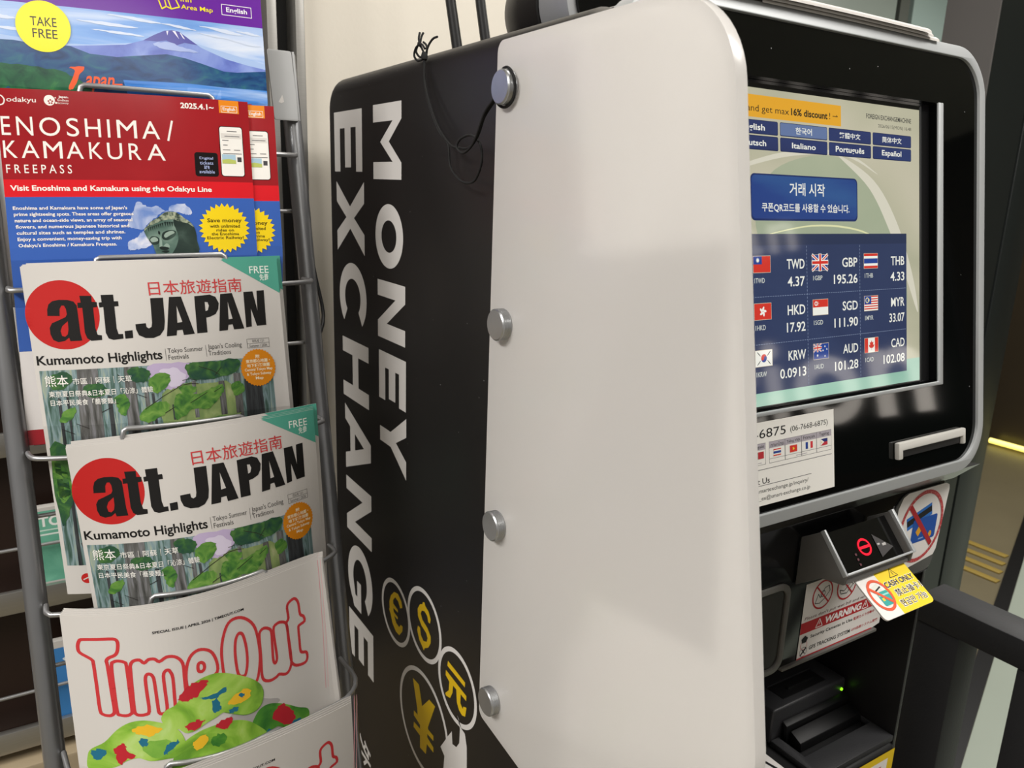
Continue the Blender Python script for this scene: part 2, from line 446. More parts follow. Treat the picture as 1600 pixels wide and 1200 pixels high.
def d_map(a, w, h):
    a.rect(0, 0, w, h, print_mat('pale_map_print', [(0.3, '#cdbfb2'), (0.5, '#e4ddd3'), (0.7, '#d3d2c8')], 6), 0)
    for i in range(14):
        y = 8 + i * 6.5; rr = random.Random(i)
        a.line([(0, y), (w * 0.3, y + rr.uniform(-9, 9)), (w * 0.7, y + rr.uniform(-9, 9)), (w, y + rr.uniform(-9, 9))], 0.8,
               ink(rr.choice(['#c0564e', '#8f8f98', '#7d9a5a', '#a08a78', '#c98a4a'])), 1)
leaflet('folded_map', 'folded route map with coloured lines peeping past upper left of rack', 'map', 0.0065, 0.10, -0.2215, -0.085, 1.0255, 0.01, d_map)
def d_grey(a, w, h):
    a.rect(0, 0, w, h, ink('#c6c3c0'), 0)
    for i in range(int(w / 1.6)): a.rect(i * 1.6, 0, i * 1.6 + 0.6, h, ink('#8e8c8a'), 1)
leaflet('paper_bundle', 'bundle of white folded papers at left edge above the red pamphlet bottom', 'papers', -0.055, 0.004, -0.2215, 0.02, 1.0255, 0.02, d_grey)

# ================================================================== MAGAZINES
def pole_y(z): return 0.713 + 0.264 * z
class Page:
    def __init__(s, x0, yt, zt, w, h, lean, roll, prm, c):
        s.du = s.dv = s.dh = 0.0
        s.p = P(x0, yt, zt); s.w = w; s.h = h; s.prm = prm; s.c = c
        L = math.atan(lean); V = Vector((0, -math.sin(L), -math.cos(L))); U = Vector((1, 0, 0)); s.N = U.cross(V)
        if s.N.y > 0: s.N = -s.N
        cr, sn = math.cos(roll), math.sin(roll); s.U = U * cr - V * sn; s.V = U * sn + V * cr
        tp = 1 / (1 + c); s.nm = tp * (1 - tp) ** c
    def behind(s, du, dv, dh):
        q = Page.__new__(Page); q.__dict__.update(s.__dict__); q.du, q.dv, q.dh = du, dv, dh; return q
    def __call__(s, u, v, h=0.0):
        u += s.du; v -= s.dv; h -= s.dh
        t = u / s.w; b0, b1, f0, f1, t0, t1 = s.prm; q = min(max(v / 0.1, 0), 1.25)
        tc = min(max(t, 0.0), 1.0); sh = tc * (1 - tc) ** s.c / s.nm
        n = (b0 + b1 * q) * sh + (f0 + f1 * q) * t - min(max(0.0, v - 0.124), 0.04) * 0.2      # the hidden foot sits back in its pocket
        return s.p + s.U * u + s.V * (v - u * (t0 + t1 * q)) + s.N * (n + h)
PG = dict(
    map=Page(.0009, pole_y(.182), .182, .2041, .29, .13, -.02, (.00335, -.00138, .01056, .00564, .01757, .01032), 1.0),
    en=Page(.0026, pole_y(.055), .057, .17865, .27, .13, -.022, (.00562, -.00062, .01614, .00403, .02995, -.00281), 1.0),
    att=Page(.005, pole_y(-.07), -.071, .18815, .26, .13, .025, (.00955, .00917, .00956, -.00238, -.01167, -.03326), 1.5),
    low=Page(.0207, pole_y(-.2), -.205, .18741, .26, .10, .055, (.01273, .02184, .01949, -.01632, .00278, -.0574), 1.0),
    out=Page(.004, pole_y(-.323), -.325, .20086, .28, .15, .01, (.03904, .00489, .00664, .01467, -.00239, -.02482), 1.5),
    out2=Page(.0089, pole_y(-.455) - .062, -.422, .1941, .28, .15, .0, (.0095, .0055, -.018, -.006, .0167, .0017), 1.0))

def magazine(key, name, label, cat, draw, th=0.0009, group=None, cover=M_PAPER, S=None):
    S = S or PG[key]; w, h = S.w * 1000, S.h * 1000
    t = thing(name, label, cat, S(S.w / 2, S.h, -th), group)
    cu = [w * i / 48 for i in range(1, 48)]; cv = [h * i / 30 for i in range(1, 30)]
    a = Art(S); a.rect(0, 0, w, h, cover, 0); draw(a, w, h)
    a.build('cover', t, cu, cv)
    b = MB(); nu, nv = 48, 30; vs = []; fs = []
    for hh in (-0.0001, -th):
        vs += [S(S.w * i / nu, S.h * j / nv, hh) for j in range(nv + 1) for i in range(nu + 1)]
    n = (nu + 1) * (nv + 1); g = lambda i, j: j * (nu + 1) + i
    for k in (0, n):
        fs += [(k + g(i, j), k + g(i + 1, j), k + g(i + 1, j + 1), k + g(i, j + 1)) for j in range(nv) for i in range(nu)]
    for i in range(nu):
        for j in (0, nv): fs.append((g(i, j), g(i + 1, j), n + g(i + 1, j), n + g(i, j)))
    for j in range(nv):
        for i in (0, nu): fs.append((g(i, j), g(i, j + 1), n + g(i, j + 1), n + g(i, j)))
    b.add(vs, fs, M_PAPER_EDGE); b.build('pages', t, smooth=50)
    return t
PITCH = 0.0015
def copies(key, name, cat, draw, offs, labels, group, cover=M_PAPER):
    """further copies of one issue, each lying against the back of the one before and shifted a little"""
    for k, ((du, dv), lb) in enumerate(zip(offs, labels)):
        magazine(key, name, lb, cat, draw, 0.0004, group, cover, PG[key].behind(du, dv, PITCH * (k + 1)))

# ---- mountain map pamphlet
def draw_map(a, w, h):
    PU = gink('#6a2a9c')
    a.rect(0, 0, w, 61, PU, 1)
    sky = print_mat('printed_sky', [(0.25, '#3f78cc'), (0.45, '#7faae6'), (0.58, '#b8cdf0'), (0.75, '#e6ecf6')], 1.6, (0.45, 2.6, 1), GLOSS, spec=0.5)
    a.rect(0, 61, w, 96, sky, 1)
    a.poly([(0, 84), (40, 89), (70, 88), (100, 84), (150, 80), (w, 92), (w, 100), (0, 100)], gink('#a9c2ea'), 2)
    for (x0, y0, L, t, dy) in ((62, 70, 44, 2.2, 2), (72, 76, 38, 1.6, 2), (84, 63.5, 40, 2.0, 3), (120, 66, 30, 1.5, 3), (152, 65, 36, 2.4, 4), (150, 71, 28, 1.3, 2.4), (176, 74, 26, 2.2, 3), (182, 66, 20, 1.8, 2), (4, 72, 18, 2.5, 1), (6, 80, 22, 2, 1)):
        a.poly(blobby([(x0, y0), (x0 + L * 0.4, y0 + dy * 0.3 - t * 0.5), (x0 + L * 0.75, y0 + dy * 0.7 - t * 0.4), (x0 + L, y0 + dy), (x0 + L * 0.6, y0 + dy * 0.7 + t * 0.5), (x0 + L * 0.2, y0 + t * 0.5)], 0.25, int(x0)), gink('#d3def2'), 3)
    FUJI = print_mat('printed_peak', [(0.3, '#5a68b8'), (0.5, '#7386cf'), (0.7, '#8fa3de')], 3, (1.5, 1, 1), GLOSS, spec=0.5)
    a.poly([(48, 91), (61.6, 89.6), (74.8, 88.2), (95.7, 85.8), (109, 81), (117.6, 75.8), (125.4, 71.8), (131.4, 70.8), (136.5, 71.6), (144.7, 77.4), (153, 83), (172, 90.4), (188.4, 94), (w, 96.5), (w, 104), (48, 104)], FUJI, 4)
    a.poly([(109, 81), (117.6, 75.8), (125.4, 71.8), (131.4, 70.8), (136.5, 71.6), (144.7, 77.4), (150, 81), (140, 80), (134, 82.5), (126, 79.5), (119, 81)], gink('#5b5aa6'), 5)
    for p in ([(131, 71.2), (133.5, 71.4), (136, 77.5), (134.6, 75.8)], [(126.5, 72), (128.2, 71.6), (127.2, 75.4)], [(136.5, 72), (138, 73), (140.5, 77.2), (139, 76.5)]):
        a.poly(p, gink('#e8e6f4'), 6)
    a.poly(blobby([(116, 83), (128, 80.8), (138, 84), (150, 86.5), (136, 87.5), (122, 86)], 0.5, 3), gink('#a8b8e6'), 6)
    RID = print_mat('printed_ridge', [(0.25, '#16345a'), (0.45, '#234a7c'), (0.6, '#2c5f80'), (0.75, '#3a7878')], 4, (1, 2, 1), GLOSS, 8, 1.5, spec=0.5)
    a.poly([(0, 89), (10.6, 89.2), (19.2, 89), (36.6, 91.1), (56.2, 90.2), (69.7, 95), (88.5, 96), (108.2, 93.1), (125.8, 90.6), (140.2, 92.7), (152.2, 95.9), (169.6, 100.9), (180, 101), (188, 100), (w, 98), (w, 130), (0, 130)], RID, 7)
    a.poly(blobby([(0, 108), (20, 107), (44, 109), (62, 116), (70, 130), (0, 130)], 0.8, 5), print_mat('printed_wood', [(0.3, '#173f34'), (0.6, '#2d6b45'), (0.8, '#4d8a4a')], 9, rough=GLOSS, detail=8, spec=0.5), 8)
    a.poly([(92, 113.5), (120, 113.2), (142, 113), (168, 114.3), (w, 114.6), (w, 140), (98, 140)], print_mat('printed_lake', [(0.3, '#2a68b8'), (0.5, '#4a8ad8'), (0.7, '#a8c4ee')], 3, (0.4, 4, 1), GLOSS, spec=0.5), 8)
    a.poly(blobby([(54.6, 106.6), (65, 105.4), (61.5, 112), (57, 121.8), (53, 122.2), (58.4, 108.9)], 0.3, 2), gink('#e85a2a'), 9)
    a.text('apan', (64, 112, 84, 124), gink('#e85a2a'), 9, 0.02, slant=0.2); a.line([(85, 117.6), (91, 117.2)], 1.2, gink('#e85a2a'), 9)
    # title block
    YL = gink('#f5e02a')
    a.text('Area Map', (139.2, 49.1, 164, 53.9), YL, 3, 0.012); a.text('Inn', (139.2, 42.6, 147.6, 46.8), YL, 3, 0.012)
    a.line([(120, 40), (124.6, 54.5), (128, 52.2), (131.7, 53.8), (138, 51.6), (132, 38)], 1.0, YL, 3)
    a.line([(126, 41), (128, 52.2)], 0.9, YL, 3); a.line([(128, 41), (131.7, 53.8)], 0.9, YL, 3)
    a.line([(171.2, 44.8), (195.4, 44.8), (195.4, 53.4), (171.2, 53.4)], 0.55, gink('#f2ecf6'), 3, True)
    a.text('English', (174.8, 46.8, 191.9, 52), gink('#f6f2fa'), 3, 0.02)
    a.poly(ell(39.7, 77.4, 18.3, 18.9, 64), gink('#f8ea1e'), 10)
    a.text('TAKE', (31.2, 70.6, 48.6, 77.2), gink('#1c1a16'), 11, 0.0); a.text('FREE', (32.1, 79.4, 48.6, 86), gink('#1c1a16'), 11, 0.0)
M_GPAPER = ink('#e8e4e2', GLOSS, 0.5)
t = magazine('map', 'area_map_pamphlet', 'glossy area map pamphlet with snow-capped mountain and yellow TAKE FREE disc', 'pamphlet', draw_map, 0.0005, 'pamphlets in the mountain map pocket', M_GPAPER)
copies('map', 'area_map_pamphlet', 'pamphlet', draw_map, [(-0.002, 0.0012)], ['mountain area map pamphlet directly behind the TAKE FREE one in front'], 'pamphlets in the mountain map pocket', M_GPAPER)

# ---- red coastal freepass pamphlet
def draw_en(a, w, h):
    WH = gink('#f4eee8')
    a.rect(0, 0, w, 66, print_mat('red_cover_print', [(0.3, '#93181f'), (0.6, '#a01f26')], 1.2, rough=GLOSS, spec=0.5), 1)
    a.rect(0, 66, w, 79, gink('#d81e28'), 1); a.rect(0, 79, w, 196, gink('#3a62b4'), 1); a.rect(0, 258, w, h, gink('#a3202a'), 1)
    # rail company mark and travel mark
    a.text('odakyu', (6.6, 6.0, 25.4, 10.6), WH, 2, 0.005)
    a.line(smooth_loop([(0.8, 6.2), (3.2, 5.2), (5.2, 8.0), (4.2, 11.2), (1.0, 12.2)], 4, False), 0.9, WH, 2)
    a.poly(ell(34.2, 7.6, 3.6, 3.9, 32), WH, 2)
    for k in range(5):
        an = math.radians(72 * k - 90); a.poly(ell(34.8 + 1.3 * math.cos(an), 8.6 + 1.3 * math.sin(an), 0.62, 0.62, 12), gink('#a01f26'), 3)
    a.poly(ell(38.6, 9.4, 0.6, 0.6, 10), WH, 2); a.poly(ell(38.2, 5.6, 0.45, 0.45, 10), WH, 2)
    a.text('Japan.', (40.3, 3.9, 46.9, 6.0), WH, 2, 0.03, 2); a.text('Endless', (39.6, 6.4, 46.8, 8.0), WH, 2, 0, 2); a.text('Discovery', (37.9, 8.5, 46.7, 10.4), WH, 2, 0, 2)
    # headline
    for s_, u0, u1 in (('E', 1.8, 7.6), ('N', 11.5, 22.0), ('O', 26.2, 39.8), ('S', 44.0, 52.2), ('H', 56.4, 67.0), ('I', 71.6, 73.4), ('M', 78.2, 92.2), ('A', 95.8, 108.7)):
        a.text(s_, (u0, 20.1, u1, 33.7), WH, 2, 0.0, 5)
    a.line([(118.2, 19.2), (114.6, 34.4)], 1.5, WH, 2)
    for s_, u0, u1 in (('K', 1.8, 10.6), ('A', 13.2, 24.6), ('M', 27.6, 40.0), ('A', 42.6, 54.0), ('K', 58.0, 67.0), ('U', 70.4, 80.8), ('R', 85.4, 94.0), ('A', 98.4, 111.7)):
        a.text(s_, (u0, 37.7, u1, 50.2), WH, 2, 0.0, 5)
    a.text('F R E E P A S S', (2.5, 55, 45.3, 61.4), WH, 2, 0.004)
    a.text('2025.4.1~', (125.4, 4.2, 150.9, 8.7), WH, 2, 0.03)
    a.rect(155, 0.1, 170.9, 10.4, gink('#e88a24'), 2); a.line([(156.7, 4.8), (169.3, 4.8), (169.3, 9.7), (156.7, 9.7)], 0.35, WH, 3, True)
    a.text('English', (158, 5.6, 168, 9.1), WH, 3, 0.02, 2)
    a.poly(rrect(153.6, 20.8, 172.8, 61.6, 2.4), gink('#2a1a1c'), 2); a.poly(rrect(154.2, 21.4, 172.2, 61.0, 2.0), gink('#f1eee8'), 3)
    G = gink('#6a6a6a')
    for y, x0, x1 in ((24.6, 160, 168), (28.6, 158, 170), (32, 156, 161), (35.8, 156.5, 160), (39.6, 156, 162), (39.6, 165, 170), (42.6, 156, 171)): a.rect(x0, y, x1, y + 0.6, G, 4)
    a.rect(155.2, 26.6, 171.4, 30.8, gink('#dcd8d2'), 3.5); a.rect(155, 43.6, 166, 51.0, gink('#a9c7d8'), 4); a.poly([(155, 48), (160, 47.2), (166, 48.2), (166, 51), (155, 51)], gink('#b9c46a'), 5)
    a.rect(167.2, 45.6, 170.6, 49.4, gink('#4a4a4e'), 4)
    a.poly(rrect(133.4, 42.7, 151.6, 61.9, 2.2), gink('#181416'), 2)
    for i, s_ in enumerate(('Digital', 'tickets', 'are', 'available')):
        wd_ = (10.5, 10.5, 4.2, 12)[i]; a.text(s_, (142.5 - wd_ / 2, 46.2 + i * 3.5, 142.5 + wd_ / 2, 48.9 + i * 3.5), gink('#a9b4dc'), 3, 0.01, 2)
    a.text('Visit Enoshima and Kamakura using the Odakyu Line', (3.9, 70.2, 145.1, 75.6), WH, 2, 0.025)
    PL = ['Enoshima and Kamakura have some of Japan\'s', 'prime sightseeing spots. These areas offer gorgeous', 'nature and ocean-side views, an array of seasonal',
          'flowers, and numerous Japanese historical and', 'cultural sites such as temples and shrines.', 'Enjoy a convenient, money-saving trip with', 'Odakyu\'s Enoshima / Kamakura Freepass.']
    R = (81.3, 85.4, 84.2, 81.6, 78.6, 75.6, 72.0)
    for i, s_ in enumerate(PL): a.text(s_, (4.4 + i * 0.24, 85.8 + i * 4.66, R[i], 89.2 + i * 4.66), WH, 4, 0.022, 2)
    CL = print_mat('printed_cloud', [(0.35, '#6f8cc8'), (0.55, '#b9c4e0'), (0.72, '#eceaf0')], 5, rough=GLOSS, detail=7, spec=0.5)
    a.poly(blobby([(80.9,100.8), (83.1,95.9), (85.2,90.9), (88.0,83.4), (89.9,82.4), (93.5,84.9), (97.1,86.4), (103.6,85.9), (106.7,88.4), (110.4,89.9), (112.6,85.9), (116.5,84.8), (122.3,83.8), (126.0,86.8), (128.2,90.9), (126.1,93.0), (121.8,91.9), (118.0,90.9), (109.5,89.9), (104.6,91.9), (99.7,95.9), (94.7,99.9), (92.1,103.9), (88.0,103.9), (83.5,102.8)], 0.5, 8, 4), CL, 2); a.poly(blobby([(79.9,114.8), (82.8,112.3), (86.1,110.9), (89.6,106.9), (92.5,105.9), (93.7,109.0), (95.7,113.0), (96.9,116.6), (90.7,119.0), (84.2,119.9), (80.5,120.3)], 0.5, 9, 4), CL, 2)
    # stone statue's head (a plain one)
    ST = print_mat('printed_stone', [(0.3, '#2c3f39'), (0.5, '#506a60'), (0.72, '#7c9487')], 5, rough=GLOSS, detail=6, spec=0.5)
    HR = print_mat('printed_curls', [(0.38, '#39473f'), (0.52, '#8a9580'), (0.66, '#aab096')], 30, rough=GLOSS, detail=2, spec=0.5)
    SD = print_mat('printed_dark_stone', [(0.3, '#1d2a27'), (0.6, '#2f3f39'), (0.8, '#465850')], 6, rough=GLOSS, detail=6, spec=0.5)
    DK = gink('#1a2522')
    a.poly(smooth_loop([(92.8,108.0), (92.1,104.4), (94.1,101.9), (99.5,98.0), (107.2,96.0), (116.6,97.0), (123.3,98.6), (128.0,100.7), (130.2,105.3), (130.9,113.1), (130.4,123.9), (103.1,128.4), (99.7,123.2), (98.2,118.1), (97.4,116.1), (95.2,113.0)], 3), ST, 5); a.poly(smooth_loop([(114, 97), (121, 97.6), (128, 100.7), (130.4, 106), (131, 114), (130.6, 126), (112, 126), (115, 118), (117, 110)], 4), SD, 5.5)
    a.poly(smooth_loop([(92.1,104.4), (94.6,101.4), (97.7,97.9), (102.0,95.4), (104.5,93.4), (107.5,91.2), (111.4,90.2), (116.1,90.7), (119.8,93.0), (122.5,95.5), (126.2,98.1), (129.4,102.2), (128.4,102.2), (124.7,99.6), (118.5,98.1), (113.8,96.3), (107.1,97.2), (100.8,99.5), (96.0,102.0), (92.6,105.2)], 3), HR, 6)
    a.poly(smooth_loop([(95.3,112.5), (96.8,110.0), (99.2,109.6), (102.0,110.6), (102.7,113.2), (101.6,115.7), (98.3,116.4), (96.5,115.1)], 3), SD, 7)
    a.poly(smooth_loop([(104.6,110.1), (105.5,107.1), (108.4,105.4), (112.3,104.9), (115.1,105.7), (115.4,108.2), (112.8,110.8), (108.9,112.7), (105.6,112.2)], 3), SD, 7)
    a.poly(smooth_loop([(96.0,112.5), (97.3,110.8), (99.6,110.3), (101.4,111.6), (101.5,113.4), (98.4,114.3), (97.0,114.1)], 3), gink('#93a69a'), 8)
    a.poly(smooth_loop([(106.3,109.6), (107.4,107.4), (110.3,105.9), (113.2,105.7), (114.3,107.2), (111.1,108.9), (107.6,110.9)], 3), gink('#93a69a'), 8)
    a.poly(smooth_loop([(103.4,109.6), (104.6,113.7), (104.8,117.8), (107.8,115.3), (110.0,117.3), (109.4,119.6), (107.0,120.3), (103.7,119.5), (102.4,118.2)], 3), gink('#8aa094'), 7)
    a.poly(smooth_loop([(103.6,121.8), (106.4,121.1), (109.7,121.4), (107.3,122.9)], 3), DK, 7)
    a.poly(smooth_loop([(102.4, 118.4), (105, 117.8), (109.6, 119), (107, 120.8), (103.4, 120)], 3), DK, 8); a.poly(smooth_loop([(102.4, 105.4), (103.6, 106.4), (103.4, 108.4), (102.2, 107.6)], 3), DK, 8)
    for i in range(8): a.poly([(94.6 + i * 1.5, 103.2 - i * 0.55), (96.0 + i * 1.5, 102.6 - i * 0.55), (95.6 + i * 1.5, 106.4 - i * 0.5)], SD, 7)
    for i in range(5): a.poly([(107 + i * 1.7, 98.4), (108.6 + i * 1.7, 98.2), (108 + i * 1.7, 102.4)], SD, 7)
    # yellow burst
    YB = gink('#f2d21c'); a.poly(star(153.3, 103.6, 20.4, 17.2, 27), YB, 5)
    BK = gink('#4a3c10')
    for s_, y0, y1, hw in (('Save money', 95.6, 99.9, 13.8), ('with unlimited', 100.6, 103.3, 12), ('rides on', 104.0, 106.4, 7), ('the Enoshima', 107.1, 109.5, 11), ('Electric Railway!', 110.2, 113.3, 14.6)):
        a.text(s_, (153.6 - hw, y0, 153.6 + hw, y1), BK, 6, 0.02, 2)
t = magazine('en', 'freepass_pamphlet', 'front red and blue rail freepass pamphlet headed ENOSHIMA/KAMAKURA', 'pamphlet', draw_en, 0.0005, 'red freepass pamphlets', M_GPAPER)
copies('en', 'freepass_pamphlet', 'pamphlet', draw_en, [(0.0215, -0.002), (0.004, -0.001)],
       ['red freepass pamphlet peeping out right of the front one, second yellow burst showing', 'third red freepass pamphlet hidden at the back of its pocket'], 'red freepass pamphlets', M_GPAPER)

# ---- travel magazine with red disc
ATT_LETTERS = (
    ([(13.1,37.3), (13.5,32.6), (14.8,28.7), (17.5,26.4), (21.8,25.6), (27.2,25.9), (31.3,27.3), (33.1,30.5), (33.1,37.3), (33.0,50.9), (33.6,56.9), (25.7,56.9), (25.2,54.2), (22.3,56.5), (17.9,57.3), (14.7,55.5), (13.4,51.1), (13.5,46.2), (15.4,42.8), (19.9,40.9), (24.7,38.7), (25.8,36.7), (25.7,32.6), (24.7,30.0), (23.0,30.0), (21.6,32.4), (21.0,37.7)], ([(25.8,41.8), (21.8,45.3), (20.2,49.0), (20.8,52.7), (22.7,53.4), (24.6,51.7), (25.5,48.0)],)),
    ([(35.7,23.2), (43.6,23.6), (43.4,28.1), (46.7,28.5), (46.5,32.2), (43.8,32.4), (43.4,47.7), (44.3,53.0), (47.1,53.6), (46.9,57.1), (39.6,57.4), (37.1,55.4), (36.0,51.0), (36.6,32.3), (33.5,32.3), (33.8,28.4), (36.0,28.3)], ()),
    ([(50.0,23.3), (58.5,23.4), (58.4,28.4), (61.3,28.5), (61.3,32.2), (58.3,32.3), (57.8,49.1), (58.6,53.3), (61.6,53.4), (61.6,56.9), (54.6,57.5), (51.4,56.2), (50.0,51.8), (50.7,32.4), (48.0,32.6), (48.0,28.9), (50.0,28.7)], ()),
    ([(63.0,51.3), (68.6,50.9), (68.4,56.8), (62.9,57.1)], ()),
    ([(84.2,27.3), (93.6,27.3), (92.7,45.4), (91.4,51.7), (88.0,55.9), (83.0,57.7), (77.1,57.4), (72.7,55.0), (71.2,50.5), (71.2,46.5), (78.7,46.1), (78.8,49.0), (80.4,50.2), (82.4,49.2), (83.2,46.1)], ()),
    ([(98.0,27.0), (107.0,27.1), (114.1,56.4), (105.6,56.9), (105.1,52.7), (100.9,53.0), (100.1,56.8), (92.7,57.1)], ([(102.8,33.9), (101.8,47.2), (105.7,46.6)],)),
    ([(117.2,27.3), (129.4,26.6), (133.8,28.4), (136.0,33.6), (135.1,38.1), (132.6,41.9), (128.0,43.8), (124.6,44.4), (124.2,56.0), (116.1,56.2)], ([(124.8,32.1), (124.7,39.2), (126.6,38.6), (127.8,35.2), (127.1,32.4)],)),
    ([(137.9,26.5), (147.6,26.1), (154.8,54.8), (146.1,55.0), (145.3,50.8), (141.9,51.1), (140.9,55.2), (133.8,55.6)], ([(143.3,32.7), (142.5,46.7), (145.8,46.4)],)),
    ([(157.2,25.7), (165.0,25.5), (167.6,41.1), (168.4,25.2), (174.7,24.9), (174.0,53.0), (165.9,53.3), (162.1,39.1), (161.4,53.6), (156.5,54.1)], ()))
def draw_att(a, w, h):
    BK = ink('#100e0d'); RD = ink('#b81c1a')
    a.poly(ell(23.2, 37.0, 24.3, 26.0, 64), RD, 1)
    for p, hs in ATT_LETTERS: a.poly(p, BK, 2, hs)
    a.text('日本旅遊指南', (83.8, 14.4, 156.3, 25.4), ink('#c23a3c'), 3, 0.004, 3)
    a.poly([(141.4, 0), (w, 0), (w, 27.8)], ink('#4fa08c'), 1)
    a.text('FREE', (164.1, 5.6, 180.5, 11.3), ink('#e8efe8'), 2, 0.005); a.text('免費', (172.1, 12.0, 179.8, 17.2), ink('#e8efe8'), 2, 0.005)
    a.text('Kumamoto Highlights', (2.0, 67.2, 87.4, 76.6), BK, 2, 0.02, 4)
    GT = ink('#3c3a38')
    a.text('Tokyo Summer', (91.8, 66.4, 118.9, 71.2), GT, 2); a.text('Festivals', (91.8, 71.5, 107.1, 75.2), GT, 2)
    a.text('Japan\'s Cooling', (123, 65.3, 151, 70.4), GT, 2); a.text('Traditions', (122.9, 70.6, 141.4, 74.3), GT, 2)
    a.rect(90.0, 66.4, 90.25, 75.6, GT, 2); a.rect(121.2, 65.6, 121.45, 75.0, GT, 2)
    a.line([(155.8, 63.6), (174.9, 63.6), (174.9, 70.8), (155.8, 70.8)], 0.25, GT, 2, True); a.line([(155.8, 67.2), (174.9, 67.2)], 0.25, GT, 2)
    a.text('ISSUE 121', (160.4, 64.4, 170.4, 66.4), GT, 2, 0, 2); a.text('Summer / 2026', (157.6, 68.0, 173, 70.2), GT, 2, 0, 2)
    # painted forest
    FO = print_mat('painted_forest', [(0.28, '#2f4a3c'), (0.42, '#56706a'), (0.55, '#7f959a'), (0.68, '#9aa58f'), (0.8, '#b9c4c2')], 5, (6, 0.7, 1), 0.55, 6, 1.0)
    a.rect(2.6, 78.6, 175.6, 236, FO, 1)
    a.poly(blobby([(76, 78.8), (104, 78.8), (108, 86), (100, 95), (90, 98), (80, 93)], 0.8, 1), ink('#b8a8c8'), 2)
    a.poly(blobby([(84, 84), (96, 82), (103, 90), (92, 97)], 0.8, 4), ink('#cfc6da'), 3)
    a.poly(blobby([(88, 98), (120, 96), (142, 100), (140, 128), (84, 128)], 1.5, 9), print_mat('painted_glade', [(0.3, '#66804a'), (0.6, '#8a9c62'), (0.8, '#a9ae82')], 6, (2, 1, 1)), 1.5)
    TR = print_mat('painted_trunk', [(0.3, '#3a3a38'), (0.5, '#5e5e5c'), (0.7, '#85858a')], 7, (5, 0.5, 1))
    TD = print_mat('painted_dark_trunk', [(0.3, '#242628'), (0.6, '#3c4042'), (0.8, '#565a5c')], 7, (5, 0.5, 1))
    for p, m_ in (([(27, 78.6), (41, 78.6), (37, 236), (17, 236)], TR), ([(59, 78.6), (66, 78.6), (63, 236), (50, 236)], TR), ([(150.5, 86), (164, 86), (170, 236), (146, 236)], TD),
                  ([(141, 90), (147, 90), (146, 236), (138, 236)], TR), ([(128, 95), (133, 95), (132, 236), (126, 236)], TR), ([(107, 93), (110, 93), (109, 236), (105, 236)], TR),
                  ([(45, 100), (48, 100), (46, 236), (43, 236)], TD), ([(12, 100), (14, 100), (13, 236), (10.5, 236)], TD), ([(18, 96), (19.4, 96), (17.6, 236), (15.6, 236)], TD),
                  ([(71, 96), (74, 96), (73.4, 236), (70, 236)], TR), ([(76, 100), (78, 100), (77, 236), (75, 236)], TD), ([(90, 110), (91.6, 110), (90.6, 236), (88.6, 236)], TD)):
        a.poly(p, m_, 3.5)
    LG = print_mat('painted_leaves', [(0.28, '#24512a'), (0.45, '#46782f'), (0.62, '#6a9440'), (0.8, '#8cac58')], 7, (1.2, 1.2, 1), 0.55, 6, 1.5)
    LD = print_mat('painted_dark_leaves', [(0.3, '#1a3f38'), (0.5, '#2f5a30'), (0.75, '#547f3c')], 6, (1.2, 1.2, 1), 0.55, 6, 1.5)
    for i, (p, m_) in enumerate((([(61.8, 80), (70, 79.4), (77, 84), (74, 90.5), (67.5, 91), (61.6, 87.6)], LD), ([(75, 90), (82, 85.4), (91, 87), (88.6, 95), (81, 100), (76, 97)], LG),
            ([(104, 80), (123, 78.9), (146, 78.9), (144, 88), (129, 92), (111, 92.5), (105.6, 88.6)], LD), ([(92, 105), (100, 102), (110, 103.6), (122, 100), (131, 98), (132, 103), (126, 109), (119, 115), (105, 115.6), (92, 122)], LG),
            ([(65, 118), (73, 109), (82.7, 106.6), (88, 110), (85, 115.5), (73, 122)], LG), ([(11.4, 116.5), (16.2, 109.4), (23, 107.6), (21.4, 114), (15, 119)], LG), ([(96, 98), (104, 96), (110, 100), (102, 104)], LG),
            ([(138, 99), (146, 97), (149, 104), (141, 108)], LG), ([(50, 102), (57, 99), (60, 106), (55, 116), (51, 110)], LG), ([(8, 84), (18, 80), (24, 86), (16, 93), (9, 92)], LD), ([(30, 92), (42, 90), (46, 97), (34, 100)], LD),
            ([(2.8, 140), (14, 138), (18, 160), (10, 190), (2.8, 200)], LD), ([(2.8, 150), (10, 156), (14, 172), (8, 184), (2.8, 176)], LG), ([(100, 130), (140, 124), (150, 150), (110, 160)], LG))):
        a.poly(blobby(p, 0.7, 20 + i), m_, 5)
    BR = ink('#26201e')
    for p in ([(92, 99), (99, 95.5), (106, 94.8), (112, 95.6)], [(100, 92), (106, 91), (111, 93)], [(70, 112), (84, 103), (92, 99)], [(114, 82), (124, 86), (130, 90)], [(132, 84), (126, 90)], [(54, 84), (60, 90)], [(44, 104), (52, 106)],
              [(22, 120), (30, 124)], [(66, 100), (72, 103)], [(124, 103), (130, 100)], [(104, 110), (118, 103)], [(12, 124), (20, 128)], [(40, 112), (46, 109)], [(84, 116), (92, 112)]):
        a.line(p, 0.45, BR, 6.5)
    WT = ink('#eceae4')
    a.text('熊本', (5.4, 82.4, 20.5, 91), WT, 7.5, 0.004); a.text('市區｜阿蘇｜天草', (23.4, 84.9, 63.4, 90.2), WT, 7.5, 0.004)
    a.text('東京夏日祭典&日本夏日「沁涼」體驗', (6.8, 94.4, 77.4, 99.1), WT, 7.5, 0.006); a.text('日本平民美食「蕎麥麵」', (7.1, 101.2, 50.3, 105.8), WT, 7.5, 0.006)
    a.poly(star(163.2, 87.1, 15.4, 14.6, 36), ink('#d9860f'), 7)
    WO = ink('#f2e3c4')
